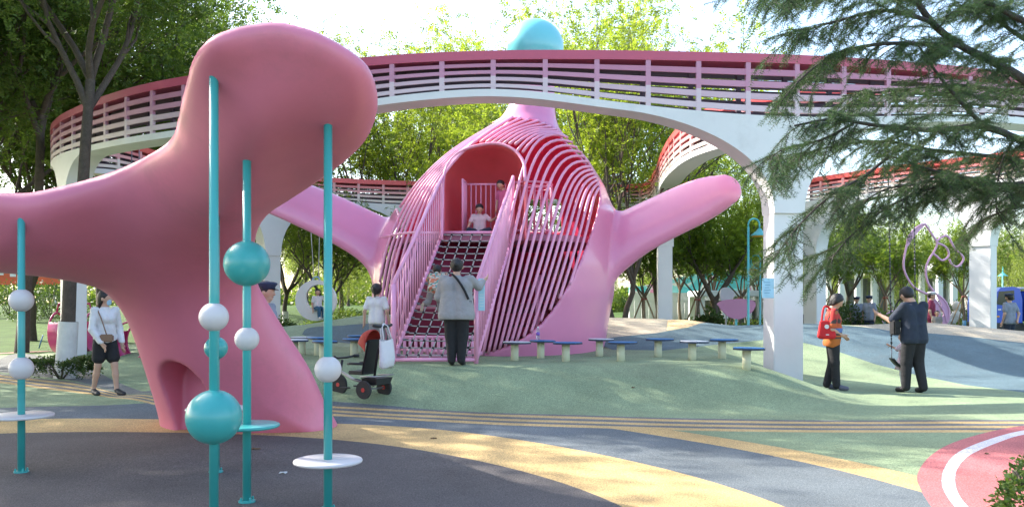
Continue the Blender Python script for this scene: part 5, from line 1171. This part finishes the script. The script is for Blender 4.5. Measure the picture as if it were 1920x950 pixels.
    def hand(s):
        w = J['wr' + s]; e = J['el' + s]; d = w - e; d /= max(np.linalg.norm(d), 1e-6); L = .105 * H
        side = np.cross(d, [0, 1.0, 0]) if abs(d[1]) < .8 else np.cross(d, [0, 0, 1.0]); side /= np.linalg.norm(side); nn = np.cross(side, d); fwd = side if abs(side[1]) > abs(nn[1]) else nn
        fwd = fwd * (1 if fwd[1] >= 0 else -1); pal = np.cross(d, fwd); curl = -pal * (1 if s == 'L' else -1) * .25
        out = [(tuple(w), tuple(w + d * L * .42), .0155 * H, .0165 * H)]
        for i, (o, ln) in enumerate([(-.017, .40), (-.006, .47), (.006, .50), (.017, .43)]):
            k0 = w + d * L * .42 + fwd * o * H; k1 = k0 + (d + curl) / np.linalg.norm(d + curl) * L * ln * .55; k2 = k1 + (d + 2.4 * curl) / np.linalg.norm(d + 2.4 * curl) * L * ln * .45
            out += [(tuple(k0), tuple(k1), .0060 * H, .0056 * H, .004), (tuple(k1), tuple(k2), .0056 * H, .0048 * H, .004)]
        t0 = w + d * L * .12 + fwd * .012 * H; t1 = t0 + (d * .6 + fwd * .7) * L * .30; t2 = t1 + (d * .9 + fwd * .25) * L * .24; out += [(tuple(t0), tuple(t1), .0075 * H, .0065 * H, .005), (tuple(t1), tuple(t2), .0065 * H, .005 * H, .004)]
        return out
    body = torso + neck + head + arms['L'] + arms['R'] + legs['L'] + legs['R'] + feet['L'] + feet['R'] + hand('L') + hand('R')
    V, Q = cones_mesh(body, h, .012 * H); link_mesh('body', V, Q, SKIN, root, True)
    def garment(nm, cones, m, infl, cuts=(), k=.014): V, Q = cones_mesh(cones, h * 1.0, k * H, cuts, infl * H); return link_mesh(nm, V, Q, m, root, True)
    if shirt:
        parts = list(torso)
        low = J['pelvis'] + (J['waist'] - J['pelvis']) * ((hem - .535) / .09)
        dn = (J['waist'] - J['pelvis']); dn /= np.linalg.norm(dn)
        for s in (-1, 1): parts.append((tuple(low - dn * .0 * H + s * px_), tuple(J['waist'] + s * wx), .070 * H * fat + jacket_loose * H, .060 * H * fat + jacket_loose * .6 * H))
        for s in 'LR':
            a = arms[s]
            if sleeve <= 1: p = J['sh' + s] + (J['el' + s] - J['sh' + s]) * min(sleeve * 1.15, 1); parts.append((tuple(J['sh' + s]), tuple(p), .031 * H * la, .033 * H * la if sleeve < .95 else .026 * H * la))
            else: p = J['el' + s] + (J['wr' + s] - J['el' + s]) * min(sleeve - 1, .97); parts += [(tuple(J['sh' + s]), tuple(J['el' + s]), .031 * H * la, .026 * H * la), (tuple(J['el' + s]), tuple(p), .028 * H * la, .022 * H)]
        cuts = [(tuple(low - dn * .045 * H), tuple(dn)), (tuple(J['neck'] + np.array([0, 0, -.002 * H])), (tuple(-(J['neck'] - J['chest']))))]
        garment('shirt', parts, shirt, .008, cuts)
    if pants:
        parts = [t for t in torso[:1] + torso[2:3]]
        parts = [(tuple(J['pelvis'] - px_), tuple(J['pelvis'] * .4 + J['waist'] * .6 - wx), .064 * H * fat, .056 * H * fat), (tuple(J['pelvis'] + px_), tuple(J['pelvis'] * .4 + J['waist'] * .6 + wx), .064 * H * fat, .056 * H * fat)]
        cuts = []
        for s in 'LR':
            k, a, hi = J['kn' + s], J['an' + s], J['hi' + s]
            if leg >= 1: parts += [(tuple(hi), tuple(k), .056 * H * la, .040 * H * la), (tuple(k), tuple(a * (leg - 0.02) + k * (1.02 - leg)), .040 * H * la, .031 * H)]
            elif leg > .5: parts += [(tuple(hi), tuple(k), .056 * H * la, .042 * H * la), (tuple(k), tuple(k + (a - k) * (leg - .5) * 2), .042 * H * la, .038 * H * la)]
            else: parts += [(tuple(hi), tuple(hi + (k - hi) * leg * 2), .060 * H * la, .058 * H * la)]
        garment('trousers' if leg > .5 else 'shorts', parts, pants, .008)
    if skirt:
        m, ln, wd = skirt; n = 28; vs = []; fs = []; R_ = np.random.RandomState(3)
        prof = [(.0, .060 * fat), (.25, .085 * fat), (.6, .105 + wd * .5), (1, .115 + wd)]
        for t, rr in prof:
            for i in range(n):
                a = 2 * math.pi * i / n; q = rr * H * (1 + .06 * t * math.sin(5 * a)); ce = J['waist'] + np.array([0, 0, -ln * H * t]); vs.append((ce[0] + q * 1.15 * math.cos(a), ce[1] + q * .85 * math.sin(a), ce[2]))
        for k in range(len(prof) - 1):
            for i in range(n): j = (i + 1) % n; fs.append([k * n + i, k * n + j, (k + 1) * n + j, (k + 1) * n + i])
        o = link_mesh('skirt', vs, fs, m, root, True); md = o.modifiers.new('t', 'SOLIDIFY'); md.thickness = .006
    for s in 'LR':
        if shoes:
            V, Q = cones_mesh([feet[s][0][:2] + (.024 * H, .024 * H), feet[s][1][:2] + (.027 * H, .023 * H)], h * .9, .01, (), .0); sh = link_mesh('shoe', V, Q, shoes, root, True)
    hm = HAIR
    if hair != 'none':
        sk = [(hp(0, -.22, .32), hp(0, -.05, .34), r * 1.08, r * 1.05), (hp(0, -.45, -.1), hp(0, -.4, .2), r * .85, r * .9)]
        if hair == 'bob': sk += [(hp(-.62, -.25, -.1), hp(-.55, -.3, -.6), r * .55, r * .45), (hp(.62, -.25, -.1), hp(.55, -.3, -.6), r * .55, r * .45), (hp(0, -.55, -.2), hp(0, -.6, -.7), r * .7, r * .55), (hp(0, .2, 1.0), hp(0, -.3, 1.15), r * .35, r * .4)]
        if hair == 'long': sk += [(hp(0, -.6, .1), hp(0, -.75, -.9), r * .75, r * .62), (hp(0, -.8, -.9), hp(-.2, -1.3, -2.2), r * .5, r * .22), (hp(.55, -.2, .1), hp(.5, -.2, -.8), r * .42, r * .25), (hp(-.55, -.2, .1), hp(-.5, -.2, -.8), r * .42, r * .25)]
        if hair == 'pony': sk += [(hp(0, -1.0, .55), hp(0, -1.3, .3), r * .32, r * .36), (hp(0, -1.3, .3), hp(.05, -1.25, -1.4), r * .40, r * .14)]
        if hair == 'bun': sk += [(hp(0, -1.0, .35), hp(0, -1.15, .3), r * .45, r * .42)]
        V, Q = cones_mesh(sk, h * .9, .02, [(hp(0, .38, 0), tuple(np.array(hp(0, -1, .75)) - np.array(hp(0, 0, 0))))]); link_mesh('hair', V, Q, hm, root, True)
    if H > 0:
        for sx in (-1, 1): e = MB().sphere(hp(sx * .34, .80, .05), r * .12, 8, 6); e.build('eye', M_EYE, root, True)
        MB().tube([hp(-.24, .80, -.66), hp(0, .86, -.68), hp(.24, .80, -.66)], r * .055, 5).build('mouth', M_LIP, root, True)
    if mask:
        V, Q = cones_mesh([(hp(0, .40, -.45), hp(0, .42, -.75), r * .62, r * .5)], h * .8, .01, [(hp(0, .35, 0), tuple(np.array(hp(0, 1, 0)) - np.array(hp(0, 0, 0))))]); link_mesh('face_mask', V, Q, mask, root, True)
    if cap:
        M3 = Matrix.Rotation(flip_look, 3, 'Z'); cp = MB().lathe([(r * 1.06, r * .30), (r * 1.08, r * .62), (r * 1.38, r * .95), (r * 1.32, r * 1.12), (r * .9, r * 1.25), (r * .2, r * 1.28)], hd, 24, rot=M3).build('cap', cap, root, True)
        m = MB(); vs = [hp(-.85, .62, .36), hp(-.45, 1.45, .18), hp(.45, 1.45, .18), hp(.85, .62, .36), hp(0, 1.0, .42)]; m.add(vs, [[0, 1, 4], [1, 2, 4], [2, 3, 4]]); o = m.build('cap_visor', mat('visor_black', (.015, .015, .02), .25), root); md = o.modifiers.new('t', 'SOLIDIFY'); md.thickness = .006
    return root, J
def strap_bag(name, label, loc, rz, size, m, strap=None, b=.02):
    t = thing(name, label, 'bag', loc, rz); MB().bbox((0, 0, size[2] / 2), size, b).build('pouch', m, t)
    MB().bbox((0, -size[1] / 2 - .004, size[2] * .72), (size[0] * .9, .008, size[2] * .42), .003).build('flap', m, t)
    if strap: MB().tube([Vector(p) for p in catmull(strap, 24)], .010, 6).build('strap', m, t, True)
    return t
C_WH = clothm('white', (.66, .65, .64)); C_BK = clothm('black', (.014, .014, .016)); C_GR = clothm('grey', (.24, .24, .25)); C_NV = clothm('navy', (.018, .026, .045)); C_UN = clothm('uniform_grey', (.24, .26, .31)); C_KH = clothm('khaki_grey', (.22, .20, .18)); C_CAP = clothm('cap_navy', (.02, .03, .07)); C_MAR = clothm('maroon', (.20, .02, .06)); C_PK = clothm('pale_pink', (.62, .47, .50)); C_BLUE = clothm('teal_blue', (.03, .10, .17))
S_BK = mat('shoe_black', (.02, .02, .022), .5, .1, 6); S_WH = mat('shoe_white', (.62, .6, .58), .6, .1, 6); S_BR = mat('shoe_tan', (.38, .30, .20), .7, .15, 12)
def patterned(name, cols, scale):
    m = bpy.data.materials.new(name); m.use_nodes = True; N = m.node_tree.nodes; L = m.node_tree.links; tc = N.new('ShaderNodeTexCoord'); v = N.new('ShaderNodeTexVoronoi'); v.inputs['Scale'].default_value = scale; L.new(tc.outputs['Object'], v.inputs['Vector']); sp = N.new('ShaderNodeSeparateColor'); L.new(v.outputs['Color'], sp.inputs[0]); cr = N.new('ShaderNodeValToRGB'); cr.color_ramp.interpolation = 'CONSTANT'; e = cr.color_ramp.elements; e[0].position = 0; e[0].color = (*cols[0], 1); e[1].position = 1 / len(cols); e[1].color = (*cols[1], 1)
    for i in range(2, len(cols)): q = e.new(i / len(cols)); q.color = (*cols[i], 1)
    L.new(sp.outputs[0], cr.inputs[0]); L.new(cr.outputs[0], N['Principled BSDF'].inputs['Base Color']); N['Principled BSDF'].inputs['Roughness'].default_value = .85; return m
FLORAL = patterned('floral_print', [(.50, .42, .32), (.08, .22, .14), (.55, .16, .08), (.6, .5, .4), (.1, .3, .28)], 26)
def redprint():
    m = patterned('red_polo_print', [(.42, .03, .025), (.40, .028, .025), (.44, .035, .03), (.06, .04, .035), (.42, .04, .03), (.36, .12, .05)], 17); N = m.node_tree.nodes; L = m.node_tree.links; b = N['Principled BSDF']; src = b.inputs['Base Color'].links[0].from_socket
    tc = [n for n in N if n.type == 'TEX_COORD'][0]; sx = N.new('ShaderNodeSeparateXYZ'); L.new(tc.outputs['Object'], sx.inputs[0])
    cr = N.new('ShaderNodeValToRGB'); e = cr.color_ramp.elements; cr.color_ramp.interpolation = 'CONSTANT'; e[0].position = 0; e[0].color = (.42, .12, .02, 1); e[1].position = .53; e[1].color = (.07, .05, .04, 1)
    for p, c_ in ((.55, (.42, .11, .02, 1)), (.565, (.05, .04, .04, 1)), (.595, (.10, .16, .36, 1)), (.64, (.48, .10, .03, 1))): q = e.new(p); q.color = c_
    mr = N.new('ShaderNodeMath'); mr.operation = 'MULTIPLY'; mr.inputs[1].default_value = 1 / 1.58; L.new(sx.outputs[2], mr.inputs[0]); L.new(mr.outputs[0], cr.inputs[0])
    gt = N.new('ShaderNodeMath'); gt.operation = 'GREATER_THAN'; gt.inputs[1].default_value = .69; L.new(mr.outputs[0], gt.inputs[0])
    mx = N.new('ShaderNodeMixRGB'); L.new(gt.outputs[0], mx.inputs[0]); L.new(cr.outputs[0], mx.inputs[1]); L.new(src, mx.inputs[2]); L.new(mx.outputs[0], b.inputs['Base Color']); return m
# 1 woman in white cardigan at the left
w1 = on(197, 13.4)
person('woman in white hooded cardigan and black shorts walking by the hedge', w1, math.radians(-125), 1.64, dict(anL=(-.06, .10, .048), toL=(-.07, .20, .02), knL=(-.055, .07, .285), anR=(.065, -.09, .048), toR=(.075, .01, .02), knR=(.06, -.02, .285), elR=(.14, .02, .63), wrR=(.09, .10, .50), elL=(-.145, -.0, .63), wrL=(-.13, .07, .485)), .86, True, shirt=C_WH, pants=C_BK, shoes=S_BK, hair='long', sleeve=1.9, leg=.34, hem=.545, flip_look=.55, mask=mat('mask_blue', (.35, .55, .68), .8), jacket_loose=.004)
strap_bag('crossbody_bag', 'small tan crossbody bag at the hip of the white cardigan woman', w1 + Vector((.12, -.20, .84)), .3, (.20, .05, .12), mat('bag_tan', (.22, .13, .08), .6), [(.0, 0, .11), (-.08, .05, .35), (-.16, .12, .55), (-.12, .25, .58)])
# 2 officer behind the canopy foot
person('officer in grey shirt and navy cap behind the canopy foot', on(497, 11.0), math.radians(-95), 1.75, None, 1.05, shirt=C_UN, pants=C_NV, shoes=S_BK, cap=C_CAP, sleeve=.6)
# 3 child in the ring swing
person('child in white sailor top and blue trousers sitting in the ring swing', RING_C + Vector((.04, -.02, -.27 - .52)), math.radians(-140), 1.12, dict(hiL=(-.05, 0, .515), knL=(-.06, .19, .50), anL=(-.06, .20, .30), toL=(-.06, .28, .27), hiR=(.05, 0, .515), knR=(.06, .19, .50), anR=(.06, .20, .30), toR=(.06, .28, .27), elL=(-.2, .0, .72), wrL=(-.30, .06, .72)), child=True, shirt=C_WH, pants=C_BLUE, shoes=S_WH, hair='short', flip_look=-.3)
# 4 girl walking to the net
person('girl in white polo and grey trousers walking to the playhouse', on(706, 14.4), math.radians(-12), 1.27, dict(knR=(.06, .05, .29), anR=(.075, -.12, .10), toR=(.085, -.08, .02), knL=(-.05, .03, .285), anL=(-.05, .04, .048), toL=(-.055, .14, .02), elL=(-.155, -.03, .62), wrL=(-.17, -.01, .48), elR=(.155, -.02, .62), wrR=(.17, .02, .48)), .95, child=True, shirt=C_WH, pants=C_GR, shoes=S_BR, hair='pony', sleeve=.6, hem=.51)
# 5 large woman in grey jacket
person('stout woman in grey jacket and black trousers watching the climbing child', on(856, 12.95), math.radians(-4), 1.62, dict(elR=(.20, .06, .74), wrR=(.245, .10, .79), elL=(-.175, .03, .64), wrL=(-.09, .12, .60), shR=(.12, 0, .81), shL=(-.12, 0, .81), head=(.0, .03, .925), anL=(-.045, -.01, .048), toL=(-.055, .09, .02), anR=(.045, -.01, .048), toR=(.055, .09, .02)), 1.42, True, shirt=clothm('jacket_grey', (.30, .29, .29)), pants=C_BK, shoes=S_BK, hair='bun', sleeve=1.8, hem=.47, jacket_loose=.008)
p5 = on(856, 12.95)
strap_o = thing('crossbody_strap', 'black crossbody bag strap over the grey jacket back', 'bag', p5); MB().tube([Vector(q) for q in catmull([(-.06, -.06, 1.38), (.02, -.155, 1.30), (.12, -.175, 1.15), (.19, -.15, 1.0)], 20)], .018, 6).build('strap', C_BK, strap_o, True)
MB().bbox((.20, -.02, .92), (.06, .2, .16), .02).build('pouch', C_BK, strap_o)
# 6 climbing child
person('child in floral top and grey trousers climbing the net on hands and feet', Vector((XD(816, 13.98), 13.98, 1.19)), math.radians(0), 1.02, dict(pelvis=(0, -.02, .50), waist=(0, .09, .58), chest=(0, .20, .66), neck=(0, .29, .735), head=(0, .36, .79), shL=(-.105, .255, .70), shR=(.105, .255, .70), elL=(-.15, .36, .62), wrL=(-.15, .44, .68), elR=(.15, .36, .62), wrR=(.15, .44, .70), hiL=(-.05, -.02, .48), knL=(-.11, -.02, .27), anL=(-.19, -.14, .22), toL=(-.20, -.18, .13), hiR=(.05, -.02, .48), knR=(.07, .06, .26), anR=(.07, .02, .06), toR=(.075, .10, .05)), child=True, shirt=FLORAL, pants=C_KH, shoes=S_BR, hair='bun', sleeve=.8, leg=.8, hem=.50)
# 7 and 8 children at the hood mouth
person('boy in pale pink tee sitting at the top of the net', Vector((XD(899, 16.2), 16.2, ZP - .45 * 1.1)), math.radians(180), 1.10, dict(knL=(-.17, .16, .53), anL=(-.03, .25, .49), toL=(.04, .28, .49), knR=(.17, .16, .53), anR=(.03, .22, .47), toR=(-.04, .27, .47), elL=(-.20, .02, .70), wrL=(-.27, .08, .74), elR=(.17, .03, .65), wrR=(.2, .12, .56), head=(0, .035, .905)), child=True, shirt=C_PK, pants=C_NV, shoes=mat('shoe_blue', (.03, .12, .5), .5), hair='short', head_tilt=-.35)
person('small child in pink peering over the net handrail', Vector((XD(945, 16.25), 16.25, ZP)), math.radians(160), 1.06, dict(head=(.05, .05, .905), elL=(-.2, .06, .72), wrL=(-.25, .1, .80)), child=True, shirt=clothm('rose', (.55, .12, .25)), pants=C_GR, shoes=S_WH, hair='bun', head_tilt=-.3)
# 9 woman in red print
w9 = on(1561, 14.0)
person('woman in red printed polo and black trousers standing by the column', w9, math.radians(-100), 1.58, dict(elR=(.13, -.03, .63), wrR=(.06, .085, .565), elL=(-.13, -.02, .63), wrL=(-.05, .09, .57), anR=(.05, .03, .048), toR=(.055, .13, .02), anL=(-.05, -.05, .048), toL=(-.06, .05, .02), head=(0, .045, .915), waist=(0, .02, .625)), 1.0, True, shirt=redprint(), pants=C_BK, shoes=mat('shoe_slate', (.10, .10, .13), .7), hair='bob', sleeve=.7, hem=.485, head_tilt=-.45)
b9 = thing('red_cloth_bag', 'red cloth shoulder bag with white logo on the red polo woman', 'bag', w9 + Vector((-.16, -.17, .84)), -.1); V, Q = cones_mesh([((x_, 0, .05), (x_ * .85, 0, .27), .05, .026) for x_ in (-.10, -.06, -.02, .02, .06, .10)], .012, .03); link_mesh('pouch', V, Q, clothm('bag_red', (.50, .015, .02)), b9, True)
MB().tube([Vector(q) for q in catmull([(-.08, 0, .28), (-.02, .10, .50), (.06, .17, .52), (.1, .1, .44), (.09, 0, .28)], 20)], .016, 6).build('strap', clothm('bag_red', (.5, .015, .02)), b9, True)
MB().prism([(.035 * math.cos(a), .035 * math.sin(a)) for a in np.linspace(0, 6.28, 16, endpoint=False)], 0, .004, Matrix.Translation((-.01, -.052, .2)) @ Matrix.Rotation(math.pi / 2, 4, 'X')).build('logo', C_WH, b9); MB().box((0, -.054, .07), (.05, .004, .014)).build('logo', C_WH, b9)
# 10 man in navy
w10 = on(1714, 13.8)
person('man in navy tee and black trousers bending his head over the swing', w10, math.radians(14), 1.74, dict(head=(-.02, .075, .905), neck=(-.005, .025, .845), chest=(0, .015, .745), elL=(-.165, .10, .66), wrL=(-.215, .20, .72), elR=(.13, .06, .63), wrR=(.07, .15, .60), anL=(-.065, .03, .048), toL=(-.075, .13, .02), anR=(.06, -.05, .048), toR=(.075, .05, .02), knL=(-.06, .03, .285)), 1.10, shirt=C_NV, pants=C_BK, shoes=S_BK, hair='short', sleeve=.75, hem=.50, head_tilt=-.6)
strap_bag('black_pouch', 'black crossbody pouch at the left hip of the navy tee man', w10 + Vector((-.30, .02, .93)), .2, (.12, .14, .24), C_BK, [(.04, 0, .22), (.06, .1, .42), (.18, .12, .58), (.30, .1, .62)])
# 11 toddler at the swing
w11 = on(1694, 14.35)
person('toddler in pale pink dress and white leggings holding the swing chain', w11, math.radians(60), .98, dict(elL=(-.15, .08, .70), wrL=(-.11, .19, .75)), child=True, shirt=C_PK, pants=C_WH, skirt=(C_PK, .26, .03), shoes=S_WH, hair='short', sleeve=.9)
def swing():
    a = P(1672, 672, 14.15); t = thing('strap_swing', 'black strap swing seat on black chains beside the navy tee man', 'swing', Vector((a.x, a.y, a.z))); bk = mat('chain_black', (.02, .02, .022), .45); top = Vector((XD(1664, 15.4), 15.4, 4.55))
    pts = [(0, 0, .0), (.10, .03, -.10), (.22, .06, -.15), (.36, .09, -.12), (.46, .12, .0)]; q = catmull(pts, 14); vs = []
    for p in q:
        for y in (-.10, .10): vs += [(p[0], p[1] + y, p[2] + .012), (p[0], p[1] + y, p[2] - .012)]
    fs = []
    for i in range(13):
        b, c_ = i * 4, i * 4 + 4; fs += [[b, b + 2, c_ + 2, c_], [b + 1, c_ + 1, c_ + 3, b + 3], [b, c_, c_ + 1, b + 1], [b + 2, b + 3, c_ + 3, c_ + 2]]
    fs += [[0, 1, 3, 2], [52, 54, 55, 53]]; link_mesh('seat', vs, fs, bk, t, True)
    MB().box((.11, -.02, -.085), (.06, .10, .004), rot=Matrix.Rotation(.7, 3, 'Y')).build('seat_label', mat('label_grey', (.4, .4, .4), .6), t)
    for s, x in enumerate((0, .46)):
        st = Vector((x, .12 * s, .0)); en = Vector((top.x - a.x + x, top.y - a.y, top.z - a.z)); m = MB(); n = 60
        MB().tube([st, st.lerp(en, .04)], .008, 6).build('shackle', mat('chain_grey', (.3, .3, .31)), t, True)
        for k in range(n):       # sleeve links
            p = st.lerp(en, .04 + .96 * (k + .08) / n); r = st.lerp(en, .04 + .96 * (k + .95) / n); m.tube([p, p.lerp(r, .3), p.lerp(r, .7), r], [.009, .016, .016, .009] if k % 2 else [.009, .010, .010, .009], 6)
        m.build('chain', bk, t, True)
swing()
# 12-15 figures farther off
def far(label, px, d, rz, H, shirt, pants, cap=None, **k): return person(label, on(px, d), math.radians(rz), H, k.pop('pose', None), 1.05, shirt=shirt, pants=pants, shoes=S_BK, cap=cap, h=.022, **k)
far('officer in grey shirt and navy cap behind the mound, facing the camera', 1606, 33, 170, 1.68, C_UN, C_NV, C_CAP)
far('second officer behind the mound, half turned beside the pink loop', 1630, 32.5, 130, 1.72, C_UN, C_NV, C_CAP)
far('person in maroon top and white cap behind the navy tee man', 1746, 25.5, -120, 1.60, C_MAR, C_MAR, mat('cap_white', (.6, .6, .62), .8))
far('small child whose head shows beside the horse foot', 1757, 25.2, 170, .98, C_KH, C_GR, child=True)
far('officer seen from behind standing at the blue truck', 1893, 26.3, 20, 1.74, C_UN, C_NV, C_CAP, pose=dict(elR=(.16, -.05, .64), wrR=(.06, -.11, .53)))
far('distant person in white between the two white columns', 1506, 40, 150, 1.60, C_WH, C_GR)
far('distant person in grey walking behind the near column', 1512, 44, -60, 1.65, C_GR, C_NV)
